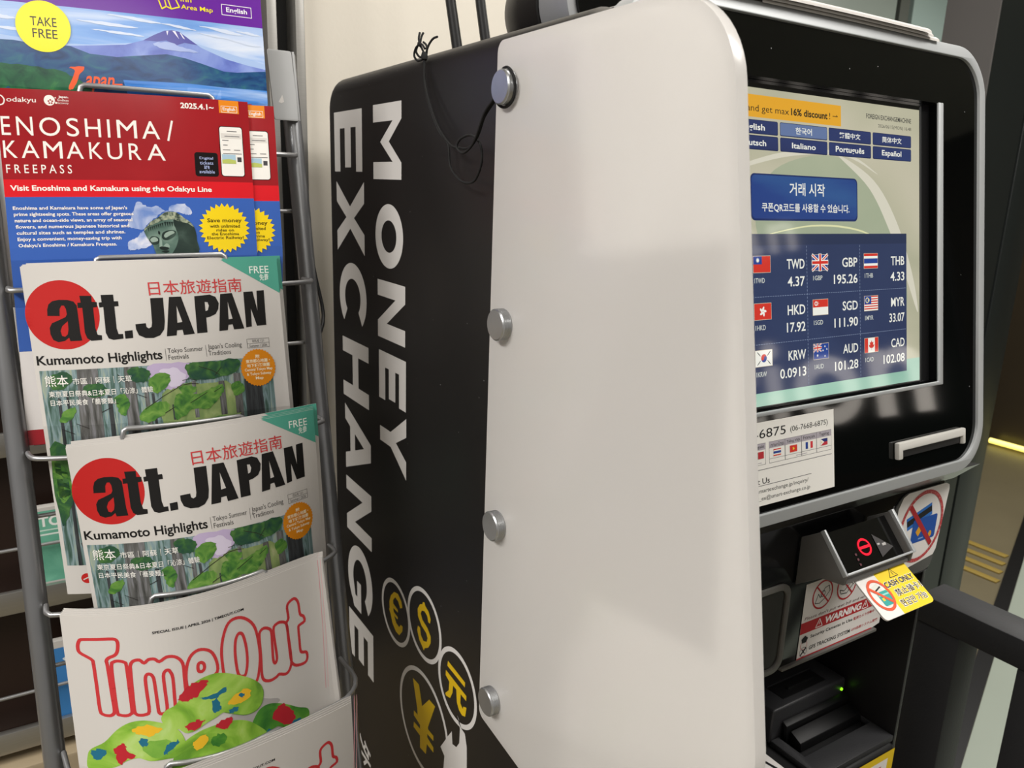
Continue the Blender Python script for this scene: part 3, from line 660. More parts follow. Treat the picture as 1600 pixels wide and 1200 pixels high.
    for i, (s_, hw) in enumerate((('附', 1.8), ('東京都心地圖・', 10.6), ('地下鐵路線圖', 10), ('Central Tokyo Map', 12.2), ('& Tokyo Subway', 10.8), ('Map', 3.4))):
        a.text(s_, (163.4 - hw, 76.4 + i * 3.6, 163.4 + hw, 79.4 + i * 3.6), WO, 8, 0.02, 2)
    a.poly(ell(15, 247, 4.2, 4.2, 24), RD, 2); a.line([(12.4, 248), (17.4, 245.4)], 0.9, M_PAPER, 3); a.poly([(14, 218), (23, 205), (24, 236), (16, 226)], ink('#3c3c40'), 4)
t = magazine('att', 'travel_magazine', 'upper red-disc travel magazine on top of the rack\'s third pocket', 'magazine', draw_att, 0.0005, 'red-disc magazines in the third pocket')
nm = ['second', 'third', 'fourth', 'rearmost']
copies('att', 'travel_magazine', 'magazine', draw_att, [(0.0009 * k + (0.0016 if k > 2 else 0), 0.0008 * k) for k in (1, 2, 3)],
       ['%s copy behind the upper red-disc travel magazine, only its page edge showing' % n for n in ('second', 'third', 'rearmost')], 'red-disc magazines in the third pocket')
t = magazine('low', 'travel_magazine', 'lower red-disc travel magazine leaning in the pocket above the red-outlined city magazine', 'magazine', draw_att, 0.0005, 'red-disc magazines in the fourth pocket')
copies('low', 'travel_magazine', 'magazine', draw_att, [(0.0004 * k + (0.003 if k > 2 else 0), 0.0009 * k + (0.001 if k > 2 else 0)) for k in (1, 2, 3)],
       ['%s copy behind the lower red-disc travel magazine, showing as an edge along its top' % n for n in ('second', 'third', 'rearmost')], 'red-disc magazines in the fourth pocket')

# ---- city magazine with outlined red title
def draw_out(a, w, h):
    RD = ink('#c43438'); W_ = 2.3
    a.text('SPECIAL ISSUE | APRIL 2026 | TIMEOUT.COM', (57.3, 15.2, 125.2, 17.8), ink('#1c1a1a'), 2, 0.03, 2)
    def st(p, cl=True, L=2): a.line(smooth_loop(p, 3, cl), W_, RD, L, cl)
    st([(9.1, 22.9), (10.5, 19.2), (12.8, 18.3), (22, 18.0), (31.5, 17.9), (34.1, 19.6), (34.3, 23.4), (33.3, 28), (31.4, 30.5), (27.4, 32.4), (25.9, 34.7), (26.2, 38.6), (26.8, 60), (27.1, 72.7), (26.1, 75.9), (23.5, 77.3), (19.8, 76.6), (18, 73.3), (17.8, 55), (17.5, 37.2), (16.9, 34.1), (14.2, 31.9), (10.1, 29.1), (9, 26.8)])
    st([(28.7, 38.6), (30.3, 35.5), (33.5, 34.9), (37.2, 36.1), (38.2, 39), (38.3, 56), (38.3, 72.8), (37.2, 75.8), (34.2, 77), (30.5, 76.5), (28.8, 74.2), (28.5, 56)])
    st([(40.4, 44), (40.8, 38.4), (43, 35.5), (47, 35.2), (49.7, 37.8), (52.8, 35.6), (56.8, 35.8), (59.8, 38.2), (64.8, 35.7), (70.2, 36.5), (74, 39.9), (75.5, 44.8), (75.2, 55), (75, 68), (74.6, 74), (72, 77), (68, 77.2), (66.8, 76.6), (66.9, 68), (67.4, 52.1), (66.2, 47.3), (65.1, 45.6), (63, 45.9), (61.3, 49.4), (61.2, 62), (61.1, 75), (58.2, 77.4), (55.6, 76.4), (55.2, 70), (54.9, 52.9), (54.1, 48.3), (52.3, 46.5), (50.3, 47), (49.2, 50.7), (49.2, 62), (49.2, 74.6), (46.4, 76.8), (43, 77), (40.7, 76), (39.8, 72.8), (40, 58)])
    st([(76.4, 61.7), (76.4, 52.6), (78.4, 44), (82, 38.1), (87.3, 35.7), (93, 37.1), (97.1, 40.9), (99.5, 48.5), (98.8, 56), (92, 60), (96, 66), (94, 74), (86, 78), (79, 74)])
    st([(85.4, 49.2), (86.1, 46), (88.3, 45.4), (90, 47.1), (90, 50.2), (88.3, 52), (86.1, 51.7)])
    st([(104.6, 68), (103.5, 48.3), (105, 36.5), (109, 26.3), (113.6, 21.6), (120.2, 21.2), (126.4, 24.5), (131.6, 31.1), (133.7, 40.5), (134, 54.8), (132, 65), (129, 73), (122, 78.4), (112, 77.6)])
    st([(114.6, 63), (114, 48.8), (115.4, 38.5), (117.7, 33.9), (120.2, 33.2), (122.3, 36.3), (123.5, 46.1), (122.9, 56.7), (120.7, 64.5), (118.3, 65.9)])
    st([(135.2, 42.6), (136.3, 38.3), (139.6, 36.7), (143.8, 38.4), (146, 42.1), (145.2, 54), (144.7, 63.9), (146.1, 66.8), (147.9, 64.4), (148.2, 58.9), (148, 41.3), (151.3, 37.7), (156, 37.9), (160.3, 41.2), (160.7, 51.1), (160.7, 70.5), (157.7, 77.3), (153.7, 78.8), (148.4, 76.6), (145.4, 77.7), (139.9, 78.1), (134.9, 75.6), (133.5, 70.4), (134.6, 56)])
    st([(162.7, 29.2), (164.5, 25.8), (169.6, 24.1), (172.3, 25.9), (173.7, 29.9), (174, 38.2), (176.9, 41), (177.3, 45.2), (172.1, 46.6), (170.8, 48.5), (170.4, 58), (170.1, 66.2), (171.7, 68.5), (175.4, 70), (175.8, 74.3), (173.3, 77.4), (166.5, 77), (162, 74.3), (160.3, 68.7), (160.5, 46.1), (160.4, 40.4), (162.8, 37.3)])
    a.line([(196.8, 1), (196.0, 20), (193.5, 60), (189.5, 105)], 0.5, ink('#d9949c'), 2); a.line([(199.2, 1), (198.2, 20), (196, 60), (192, 105)], 0.4, ink('#e0a8ae'), 2)
    # a pile of mottled green balloons
    a.poly(blobby([(100, 95), (114, 88), (130, 88.5), (146, 95.5), (138, 99), (128, 98), (118, 108), (104, 104)], 0.4, 2), ink('#a8a4a2'), 2)
    BG = print_mat('balloon_green', [(0.3, '#5f8f2c'), (0.45, '#86b53c'), (0.6, '#a5c95a'), (0.75, '#bcd58a')], 3.2, (1, 1, 1), 0.5, 5, 1.0)
    BG2 = print_mat('balloon_deep_green', [(0.3, '#1f5f2a'), (0.5, '#4f8f30'), (0.7, '#85b548')], 3.0, (1, 1, 1), 0.5, 5, 1.0)
    RB, BB, YB = ink('#b82430'), ink('#1f6a86'), ink('#e6b62a')
    c1 = [(56.6, 79.9), (60.5, 75.1), (67.6, 71.9), (74.2, 62.7), (83.2, 58.2), (92.2, 56.2), (101.1, 57.2), (111.5, 61.8), (123.7, 69.5), (131.2, 77.3), (132.8, 84.2), (130.6, 91.2), (125.2, 95.2), (116.9, 95.2), (109.2, 91.9), (100.4, 87.2), (94.2, 88.9), (86.5, 91.1), (78.9, 94.4), (71.9, 94.9), (66.8, 90.8), (60.3, 88.9), (57, 84.5)]
    c2 = [(6.7, 110.4), (10, 104.8), (18.2, 98.6), (26.8, 88.4), (34.9, 82.7), (44.1, 81.1), (54.3, 83.4), (64.4, 88.8), (69.6, 96.7), (70.1, 104.5), (64.6, 111), (56.5, 112), (46, 112.5), (38.5, 109.9), (30.6, 112.5), (25.1, 116.8), (16, 120.5), (5.8, 122.1)]
    c3 = [(62, 110.6), (69.8, 101.3), (80.2, 96.2), (90.5, 94.6), (102.6, 94.8), (114.8, 98.7), (124, 106), (132.4, 118.7), (120, 132), (91.6, 136), (70, 134), (60, 122)]
    c4 = [(116, 112), (123.8, 99.3), (130.4, 95), (139.2, 95.7), (151.2, 101.8), (161.6, 109), (169.8, 113.5), (170.9, 119), (167.4, 124), (157.4, 130), (147.8, 133), (130, 134), (118, 124)]
    a.poly(smooth_loop(c4, 4), BG2, 3); a.poly(smooth_loop(c3, 4), BG, 4); a.poly(smooth_loop(c2, 4), BG, 5); a.poly(smooth_loop(c1, 4), BG, 6)
    def spot(p, m_, L, sd): a.poly(blobby(p, 0.9, sd), m_, L)
    spot([(69.3, 69.6), (75.9, 61.2), (83.2, 59), (91, 59.2), (88.2, 64.9), (81.9, 69.2), (76.2, 71)], RB, 7, 31); spot([(71.8, 89.6), (78.3, 87.3), (85.4, 88.5), (83.4, 91.5), (76, 94)], RB, 7, 32)
    spot([(92.8, 95), (100.1, 92), (106, 94), (100.4, 100)], RB, 5, 33); spot([(23.4, 102.8), (30.7, 99.1), (32.6, 105.3), (37.4, 108.4), (30.6, 111.5), (26.4, 115), (24.7, 109)], RB, 6, 34)
    spot([(137.8, 105.4), (144, 100.2), (151.2, 102.6), (157.2, 112.7), (154.5, 117.8), (145.5, 115.2)], RB, 4, 35); spot([(84.6, 70.7), (91.8, 71.3), (102.8, 68.8), (104, 71.5), (94.4, 74.4), (87.1, 73.7)], BB, 7, 36)
    spot([(55.1, 106.5), (59, 100.9), (65.9, 99), (64.1, 103.3), (56.9, 108.2)], BB, 6, 37); spot([(103.4, 82.1), (112.9, 76.3), (121.1, 76.3), (121.9, 82.9), (111.7, 85.1)], YB, 7, 38)
    spot([(36.9, 88.2), (45, 84.7), (56.3, 89), (48, 93.4), (40.4, 91.4)], YB, 6, 39); spot([(9, 108), (16, 104), (18, 108), (11, 114)], BB, 6, 40); spot([(76, 103), (84, 99), (86, 105), (78, 109)], YB, 5, 41)
    spot([(92, 77), (97, 76), (98, 84), (93, 85)], BB, 7, 42); spot([(104, 87), (110, 86), (111, 89), (106, 90)], BB, 7, 43); spot([(40, 97), (45, 95), (46, 99), (42, 101)], BB, 6, 44); spot([(113, 79), (117, 78), (116, 81)], BB, 8, 45)
    spot([(88, 104), (96, 102), (100, 108), (92, 111)], BG2, 5, 46); spot([(128, 118), (136, 114), (142, 122), (130, 128)], BB, 4, 47); spot([(150, 120), (160, 117), (163, 122), (154, 126)], BB, 4, 48); spot([(42, 100), (58, 97), (62, 106), (48, 110)], BG2, 5.5, 49)
    a.line(smooth_loop(c1[:1] + c1[8:16], 3, False)[8:], 0.5, ink('#5f8a34'), 7)
t = magazine('out', 'city_magazine', 'front city magazine with red outlined title and heap of green balloons', 'magazine', draw_out, 0.0005, 'city magazines in the fifth pocket')
copies('out', 'city_magazine', 'magazine', draw_out, [(0.0008 * k, 0.0009 * k) for k in (1, 2, 3, 4)],
       ['%s copy behind the front city magazine with the balloons, a white edge' % n for n in nm], 'city magazines in the fifth pocket')
t = magazine('out2', 'city_magazine', 'lowest city magazine, only red outlined t and white top at bottom edge', 'magazine', draw_out, 0.0005, 'city magazines in the sixth pocket')
copies('out2', 'city_magazine', 'magazine', draw_out, [(0.0006 * k, 0.0010 * k) for k in (1, 2, 3)],
       ['%s copy behind the lowest city magazine at the bottom edge' % n for n in nm[:3]], 'city magazines in the sixth pocket')

# ================================================================== MAGAZINE RACK
rk = thing('magazine_rack', 'tall grey tube magazine rack with chrome wire pockets', 'magazine rack', P(0.11, 0.43, -1.4))
def ry(z): return 0.748 + 0.22 * z
for x in (-0.0105, 0.2335):
    b = MB(); b.tube([P(x, ry(z), z) for z in (0.109, 0.05, 0.0, -0.2, -0.4, -0.7, -1.0, -1.3, -1.399)], 0.0082, M_TUBE, 20)
    b.build('pole', rk, smooth=50)
b = MB(); b.tube([P(-0.0105, ry(-1.39), -1.388), P(0.2335, ry(-1.39), -1.388)], 0.0082, M_TUBE, 16)
for x in (-0.0105, 0.2335): b.tube([P(x, 0.30, -1.39), P(x, 0.98, -1.39)], 0.0082, M_TUBE, 16)
b.build('foot_frame', rk, smooth=50)
M_PLATE = mat('pale_grey_plate', '#a5a6a6', 0.5)
b = MB(); b.prism(rrect(0.2125, -0.1112, 0.2345, -0.0505, 0.002), lambda u, v, h: P(u + (-v - 0.08) * -0.02, ry(-v) - 0.0125 - h, -v), 0, 0.002, M_PLATE)
b.prism([(0.2345, -0.111), (0.2345, -0.051), (0.2365, -0.051), (0.2365, -0.111)], lambda u, v, h: P(u, ry(-v) - 0.0145 + h, -v), 0, 0.012, M_PLATE)
pl = b.build('end_plate', rk, 0.0006)
a = Art(lambda u, v, h: P(0.2125 + u, ry(0.111 - v) - 0.0146 - h, 0.111 - v)); a.poly([(5.5, 45), (9.5, 38.5), (10.6, 44.6), (8, 46)], M_PAPER, 1)
a.build('torn_label', pl, label='torn white label scrap')
def tier(key, nxt, zb, u0, u1, zh, dzr=0.0):
    """front wire of a pocket: bar from pole to pole round the magazine, and the standing hoop in its middle"""
    S = PG[key]
    def fr(x, z, off):
        """point just in front of the page at height z"""
        u = min(max((x - S.p.x), 0.0), S.w); v = 0.0
        for _ in range(12):
            p = S(u, v); v += (p.z - (z + ZC)); 
        p = S(u, v); y = p.y - off
        N_ = PG[nxt]; un = (x - N_.p.x); vn = N_(min(max(un, 0), N_.w), 0.0).z - z - ZC
        if -0.004 < un < N_.w + 0.004 and vn > 0.001: y = max(y, N_(min(max(un, 0), N_.w), max(vn, 0.0)).y + 0.0083)
        return Vector((p.x, y, z + ZC))
    L = P(-0.004, ry(zb) - 0.008, zb); R = P(0.2265, ry(zb) - 0.008, zb + dzr)
    xs = [S.p.x + S.w * k for k in (0.0, 0.12, 0.25, 0.4, 0.55, 0.7, 0.85, 1.0)]
    b = MB()
    f0 = fr(xs[0], zb, 0.004); f1 = fr(xs[-1], zb + dzr, 0.004)
    pts = [L, L.lerp(Vector((L.x + 0.003, f0.y, f0.z)), 0.8), Vector((f0.x - 0.002, f0.y - 0.003, f0.z))] + [fr(x, zb + dzr * i / 7.0, 0.0045) for i, x in enumerate(xs) if 0 < i < 7] + \
          [Vector((f1.x + 0.004, f1.y - 0.002, f1.z)), Vector((R.x + 0.001, f1.y + (R.y - f1.y) * 0.35, f1.z)), R]
    b.tube(smooth_loop([tuple(p) for p in pts], 3, False), 0.0021, M_CHROME, 8)
    b.build('pocket_bar', rk, smooth=60)
    b = MB(); n = 8
    top = [fr(u0 + (u1 - u0) * i / n, zh[0] + (zh[1] - zh[0]) * i / n, 0.0034) for i in range(n + 1)]
    pl_ = Vector((top[0].x - 0.004, top[0].y - 0.001, top[0].z - 0.006)); pr = Vector((top[-1].x + 0.004, top[-1].y - 0.001, top[-1].z - 0.006))
    bl = fr(u0 - 0.004, zh[0] - 0.035, 0.0045); br = fr(u1 + 0.004, zh[1] - 0.035, 0.0045)
    pts = [bl, pl_, top[0] + Vector((-0.0028, 0, -0.0016))] + top + [top[-1] + Vector((0.0028, 0, -0.0016)), pr, br]
    b.tube([tuple(p) for p in pts], 0.0021, M_CHROME, 10); b.build('pocket_hoop', rk, smooth=70)
tier('map', 'en', 0.02, 0.065, 0.156, (0.0650, 0.0645))
tier('en', 'att', -0.09, 0.062, 0.151, (-0.0655, -0.0635))
tier('att', 'low', -0.2155, 0.0604, 0.1467, (-0.1933, -0.1961))
tier('low', 'out', -0.3345, 0.0628, 0.1437, (-0.3216, -0.3172))
tier('out', 'out2', -0.452, 0.0625, 0.1448, (-0.4315, -0.4350), 0.012)
for zb in (-0.56, -0.69, -0.82, -0.95):
    b = MB(); y = 0.452
    b.tube([P(-0.004, ry(zb) - 0.008, zb), P(-0.002, y, zb), P(0.226, y, zb), P(0.2265, ry(zb) - 0.008, zb)], 0.0021, M_CHROME, 8); b.build('pocket_bar', rk, smooth=60)
# backs and floors of the pockets, behind the magazines
for zb in (-0.03, -0.15, -0.27, -0.39):
    b = MB(); b.tube([P(-0.006, ry(zb) + 0.007, zb), P(0.2285, ry(zb) + 0.007, zb)], 0.0018, M_CHROME, 8); b.build('back_wire', rk, smooth=60)
b = MB(); b.tube(smooth_loop([tuple(P(0.236, ry(0.0) + 0.007, 0.0)), tuple(P(0.250, ry(-0.02) + 0.03, -0.02)), tuple(P(0.252, ry(-0.07) + 0.035, -0.08)), tuple(P(0.256, ry(-0.12) + 0.03, -0.13)), tuple(P(0.238, ry(-0.15) + 0.006, -0.15))], 4, False), 0.0018, M_BLACK, 8)
b.build('side_wire', rk, smooth=60)

# ================================================================== CURRENCY EXCHANGE MACHINE
mk = thing('currency_exchange_machine', 'tall black money exchange machine with tilted touch screen and white side wing', 'exchange machine', P(0.52, 0.64, -1.4))
K = 0.17; CL = math.sqrt(1 + K * K)
def FRS(u, v, h=0.0): return P(u, 0.38 - v * K / CL - h / CL, -v / CL + h * K / CL)     # tilted front: u right, v down, h out
def FAS(u, v, h=0.0): return P(u, 0.36 - h, -v)
def SIDE(u, v, h=0.0): return P(0.32 - h, -u, -v)
# ---- side panels: an outline with softly rounded outer edges
def outline(ins):
    """profile in (y, z), clockwise from the rear bottom"""
    yb, zt = 0.916 - ins, 0.1125 - ins
    r = max(0.034 - ins, 0.004); p = [(yb, -1.398)]
    for i in range(9):
        a = math.radians(i * 90 / 8); p.append((yb - r + r * math.cos(a), zt - 0.004 - r + r * math.sin(a)))
    yf = 0.402 + ins
    p += [(yf + 0.03, zt), (yf + 0.0, zt - 0.008), (0.386 + ins, 0.0), (0.354 + ins, -0.21), (0.362 + ins, -0.247), (0.366 + ins, -0.262), (0.366 + ins, -0.38), (0.366 + ins, -0.53), (0.366 + ins, -1.398)]
    return p
M_LET = mat('white_vinyl_lettering', '#d6d3d0', 0.5)
M_YEL = mat('yellow_vinyl', '#d9b40c', 0.5)
def side_panel(x_in, x_out, nm):
    b = MB(); sg = 1 if x_out > x_in else -1; r = 0.0163; n = 7; rings = []
    rings.append([P(x_in, y, z) for y, z in outline(0)])
    for i in range(n + 1):
        a = math.radians(90 * i / n); rings.append([P(x_out - sg * (r - r * math.sin(a)), y, z) for y, z in outline(r - r * math.cos(a))])
    N = len(rings[0]); vs = [p for q in rings for p in q]; fs = []
    for i in range(len(rings) - 1):
        for j in range(N): fs.append((i * N + j, i * N + (j + 1) % N, (i + 1) * N + (j + 1) % N, (i + 1) * N + j))
    for base in (0, (len(rings) - 1) * N):
        tr = tessellate_polygon([[Vector((y, z, 0)) for y, z in outline(0)]]); fs += [tuple(base + a for a in t) for t in tr]
    b.add(vs, fs, M_BLACK_PANEL)
    return b.build(nm, mk, smooth=40)
sp = side_panel(0.3365, 0.32, 'side_panel')
side_panel(0.7045, 0.721, 'side_panel')
def glyph(ch, w, h, s):
    """bold wide capitals, x along the word and y up: outline and holes in millimetres"""
    if ch == 'E': return [(0, 0), (w, 0), (w, s), (s, s), (s, (h - s) / 2), (w * .93, (h - s) / 2), (w * .93, (h + s) / 2), (s, (h + s) / 2), (s, h - s), (w, h - s), (w, h), (0, h)], []
    if ch == 'H': return [(0, 0), (s, 0), (s, (h - s) / 2), (w - s, (h - s) / 2), (w - s, 0), (w, 0), (w, h), (w - s, h), (w - s, (h + s) / 2), (s, (h + s) / 2), (s, h), (0, h)], []
    if ch == 'M': return [(0, 0), (s, 0), (s, h * .70), (w / 2, h * .26), (w - s, h * .70), (w - s, 0), (w, 0), (w, h), (w - s * .95, h), (w / 2, h * .57), (s * .95, h), (0, h)], []
    if ch == 'N': return [(0, 0), (s, 0), (s, h * .66), (w - s * 1.05, 0), (w, 0), (w, h), (w - s, h), (w - s, h * .34), (s * 1.05, h), (0, h)], []
    if ch == 'X': return [(0, 0), (s * 1.25, 0), (w / 2, h * .36), (w - s * 1.25, 0), (w, 0), (w / 2 + s * .68, h / 2), (w, h), (w - 1.25 * s, h), (w / 2, h * .64), (1.25 * s, h), (0, h), (w / 2 - s * .68, h / 2)], []
    if ch == 'Y': return [(w / 2 - s / 2, 0), (w / 2 + s / 2, 0), (w / 2 + s / 2, .42 * h), (w, h), (w - 1.2 * s, h), (w / 2, .62 * h), (1.2 * s, h), (0, h), (w / 2 - s / 2, .42 * h)], []
    if ch == 'A':
        xi = lambda y: 1.1 * s + (w / 2 - 1.1 * s) * (y / (.74 * h))
        return [(0, 0), (1.1 * s, 0), (xi(.2 * h), .2 * h), (w - xi(.2 * h), .2 * h), (w - 1.1 * s, 0), (w, 0), (w / 2 + .6 * s, h), (w / 2 - .6 * s, h)], [[(xi(.39 * h), .39 * h), (w / 2, .74 * h), (w - xi(.39 * h), .39 * h)]]
    if ch == 'O': return ell(w / 2, h / 2, w / 2, h / 2, 64), [ell(w / 2, h / 2, w / 2 - s * .95, h / 2 - s * .95, 64)]
    if ch == 'C': return ell(w * .52, h / 2, w * .52, h / 2, 56, 42, 318) + list(reversed(ell(w * .52, h / 2, w * .52 - s, h / 2 - s, 56, 46, 314))), []
    if ch == 'G':
        o = ell(w * .51, h / 2, w * .51, h / 2, 56, 40, 322); q = ell(w * .51, h / 2, w * .51 - s, h / 2 - s, 56, 44, 300)
        return o + [(w, h * .24), (w, h * .54), (w * .55, h * .54), (w * .55, h * .38), (w - s, h * .38), (w - s, h * .30)] + list(reversed(q)), []
for s_, u0, v0, u1, v1 in (('M', -776, -73.0, -708, -2.0), ('O', -772, 21.5, -704, 84.5), ('N', -767, 98.0, -699, 158), ('E', -765, 172, -697, 224), ('Y', -763, 230.5, -696, 296.4),
                           ('E', -888, -71.9, -806, -9), ('X', -884, 1.5, -802, 78), ('C', -880, 89, -798, 163), ('H', -873, 176.5, -794, 247), ('A', -869, 257, -790, 338), ('N', -869, 348, -790, 417), ('G', -868, 428, -789, 515), ('E', -867, 525, -788, 588)):
    o_, hs = glyph(s_, v1 - v0, u1 - u0, 16.5 if u1 - u0 < 75 else 17.5)
    a = Art(SIDE); a.poly([(u0 + y, v0 + x) for x, y in o_], M_LET, 1, [[(u0 + y, v0 + x) for x, y in h_] for h_ in hs])
    a.build('vinyl_letter', sp)
a = Art(SIDE); a.text('外', (-838, 690, -800, 730), M_LET, 1, 0.02, 4, turn=True); a.build('vinyl_caption', sp)
EUR = [(-739.6,454.6), (-735.8,446.0), (-726.5,436.9), (-716.5,434.5), (-707.5,439.3), (-704.9,445.5), (-710.6,449.0), (-715.6,443.3), (-723.7,442.2), (-729.3,448.0), (-729.3,452.2), (-716.5,454.1), (-716.5,457.2), (-728.9,457.7), (-727.5,461.8), (-716.5,463.0), (-717.4,466.0), (-726.6,466.2), (-721.1,472.1), (-712.9,473.0), (-709.3,468.4), (-703.9,467.6), (-704.8,473.9), (-712.9,482.9), (-722.0,483.2), (-731.3,477.5), (-735.9,469.3), (-740.6,464.3), (-738.7,462.7)]
DOL = [(-655.0,413.7), (-651.0,412.1), (-649.4,415.1), (-641.6,417.8), (-636.8,424.0), (-638.3,429.5), (-642.1,429.6), (-644.6,424.1), (-650.9,422.0), (-657.2,424.4), (-659.5,428.9), (-655.8,433.9), (-643.9,437.3), (-636.4,442.9), (-636.3,450.5), (-641.6,458.4), (-650.1,463.8), (-651.7,467.4), (-654.9,464.9), (-662.3,461.0), (-667.7,452.0), (-665.8,446.0), (-660.9,445.9), (-659.2,453.3), (-652.7,456.7), (-645.6,454.1), (-643.3,448.6), (-646.5,444.5), (-657.7,441.7), (-665.9,435.2), (-666.8,426.8), (-661.3,419.1), (-655.7,416.4)]
YUAN = ([(-598.5,448.6), (-564.0,451.8), (-564.5,457.1), (-599.7,454.6)],
        [(-602.4,460.9), (-560.9,464.4), (-561.3,469.8), (-572.0,469.2), (-572.3,479.0), (-567.5,482.4), (-566.2,478.9), (-560.3,476.5), (-562.5,487.6), (-568.5,490.0), (-574.7,488.1), (-579.1,482.4), (-580.9,469.5), (-587.2,469.2), (-588.3,477.8), (-593.0,486.5), (-601.5,489.0), (-603.1,487.0), (-596.1,479.8), (-595.0,469.6), (-603.0,466.9)])
YEN = [(-677.5,514.9), (-662.4,514.0), (-654.6,535.2), (-638.0,516.8), (-624.7,516.4), (-640.5,551.5), (-639.7,553.6), (-627.8,553.2), (-627.6,559.2), (-641.9,560.4), (-641.9,564.5), (-627.4,566.9), (-627.3,573.0), (-642.5,573.3), (-644.7,587.0), (-658.8,588.9), (-659.0,574.1), (-675.2,574.0), (-674.4,567.0), (-659.1,565.7), (-659.2,561.1), (-674.5,559.0), (-674.6,553.0), (-665.2,552.5), (-666.2,545.1)]
for cu_, cv_, r, L_, sgn in ((-723, 460, 38, 1.2, (EUR,)), (-652, 438, 39.5, 1.6, (DOL,)), (-580, 467, 39, 2.0, YUAN), (-652, 553, 59, 2.4, (YEN,))):
    a = Art(SIDE); a.ring(cu_, cv_, r, 4.8, M_LET, L_, n=64)
    for p in sgn: a.poly(p, M_YEL, L_)
    a.build('coin_emblem', sp, label={1.2: 'yellow euro sign in a white ring', 1.6: 'yellow dollar sign in a white ring', 2.0: 'yellow yuan sign in a white ring', 2.4: 'yellow yen sign in the large white ring'}[L_])
a = Art(SIDE); a.poly([(-588.2,520.9), (-586.4,534.2), (-578.3,532.1), (-572.7,523.7), (-571.9,507.0), (-577.9,495.8), (-574.3,498.2), (-574.2,502.8), (-568.9,505.0), (-562.1,506.0), (-557.9,518.2), (-556.9,540.3), (-540,690), (-620,690), (-606,590), (-602.7,559.6), (-611.5,554.7), (-605.0,545.2), (-597.9,534.4)], M_LET, 2.8); a.build('hand_emblem', sp, label='white hand shape below the coins')
# ---- the carcass between the side panels
b = MB(); b.box(0.337, 0.704, 0.43, 0.905, -0.372 + ZC, 0.085 + ZC, M_BLACK); b.build('cabinet_body', mk, 0.003)
b = MB(); b.box(0.3365, 0.7045, 0.40, 0.90, 0.0855 + ZC, 0.1085 + ZC, M_BLACK); b.build('top_cover', mk, 0.004)
b = MB(); b.box(0.337, 0.704, 0.505, 0.905, -0.526 + ZC, -0.3725 + ZC, M_BLACK); b.build('recess_back', mk)
b = MB(); b.box(0.337, 0.704, 0.362, 0.905, -1.398 + ZC, -0.529 + ZC, M_BLACK); b.build('lower_cabinet', mk, 0.006, 4)
# ---- tilted glass front with silver rim
gl0 = rrect(0.3295, -0.1175, 0.7125, 0.2225, 0.031, 10); opening = rrect(0.333 + 0.012, -0.0785, 0.6505, 0.1495, 0.001, 1)
b = MB(); b.prism([gl0, list(reversed(opening))], FRS, -0.008, 0.0, M_GLASS); gf = b.build('front_glass', mk)
b = MB(); o_ = rrect(0.3205, -0.1262, 0.7208, 0.2312, 0.040, 10); b.prism([o_, list(reversed(rrect(0.3297, -0.1173, 0.7123, 0.2223, 0.0308, 10)))], FRS, -0.02, 0.0025, M_SILVER)
b.build('front_rim', gf, 0.0012, 2)
b = MB(); b.prism([rrect(0.3335, -0.115, 0.709, 0.22, 0.03, 8)], FRS, -0.03, -0.0135, M_BLACK); b.build('back_plate', gf)
b = MB(); fr_o = [(0.3452, 0.1493), (0.6505, 0.1493), (0.6505, -0.0785), (0.6572, -0.0785), (0.6572, 0.1525), (0.3452, 0.1525)]
b.prism([fr_o], FRS, 0.0003, 0.0026, M_SILVER); b.build('screen_frame', gf, 0.0008, 2)
# ---- touch screen
tsc = Art(lambda u, v, h: FRS(u, v, -0.006 + h))
G = lambda h: glow(h)
SB = print_mat('screen_backdrop', [(0.2, '#959a84'), (0.42, '#aaa990'), (0.58, '#b8b49c'), (0.72, '#c0baa4'), (0.85, '#a3a98f')], 0.9, (0.5, 0.9, 1), 0.06, 2, 1.2, emit=True, spec=0.5)
tsc.rect(345.5, -78.3, 650.3, 149.2, glow('#020203'), 0)
tsc.rect(352, -73, 636.4, 147, SB, 1)
tsc.rect(352, 128, 636.4, 147, print_mat('screen_teal', [(0.3, '#7fae9b'), (0.6, '#9cc4b0'), (0.8, '#b4cdbb')], 1, (0.4, 2, 1), 0.06, emit=True, spec=0.5), 1.5)
LT = G('#d0ccba')
def swoosh(p, w0, c, L):
    q = smooth_loop(p, 6, False); n = len(q); lo = []; hi = []
    for i, (x, y) in enumerate(q):
        d = Vector((q[min(i + 1, n - 1)][0] - q[max(i - 1, 0)][0], q[min(i + 1, n - 1)][1] - q[max(i - 1, 0)][1])).normalized()
        w = w0 * math.sin(math.pi * (i + 0.3) / n); lo.append((x - d.y * w, y + d.x * w)); hi.append((x + d.y * w, y - d.x * w))
    for i in range(n - 1): tsc._add([lo[i], lo[i + 1], hi[i + 1], hi[i]], [(0, 1, 2, 3)], c, L)
tsc.poly(smooth_loop([(500, -30), (545, -28), (585, -5), (612, 40), (615, 90), (560, 90), (470, 60), (440, 20), (455, -15)], 6), print_mat('screen_green_pool', [(0.3, '#8d9a84'), (0.55, '#9ca58b'), (0.8, '#acb096')], 1, (0.6, 1, 1), 0.06, emit=True, spec=0.5), 1.6)
swoosh([(352, 2), (420, -18), (480, -31), (540, -33), (580, -20)], 1.8, LT, 2); swoosh([(530, -33), (572, -12), (600, 20), (622, 60), (634, 90)], 6, LT, 2)
swoosh([(430, 30), (500, 20), (560, 24), (600, 40)], 0.7, G('#d8d8a8'), 2)
WHT = G('#e6e6dc'); NAVY = print_mat('screen_navy', [(0.3, '#283252'), (0.6, '#2f3b5c'), (0.8, '#3a4666')], 1.2, (0.6, 1, 1), 0.06, emit=True, spec=0.5)
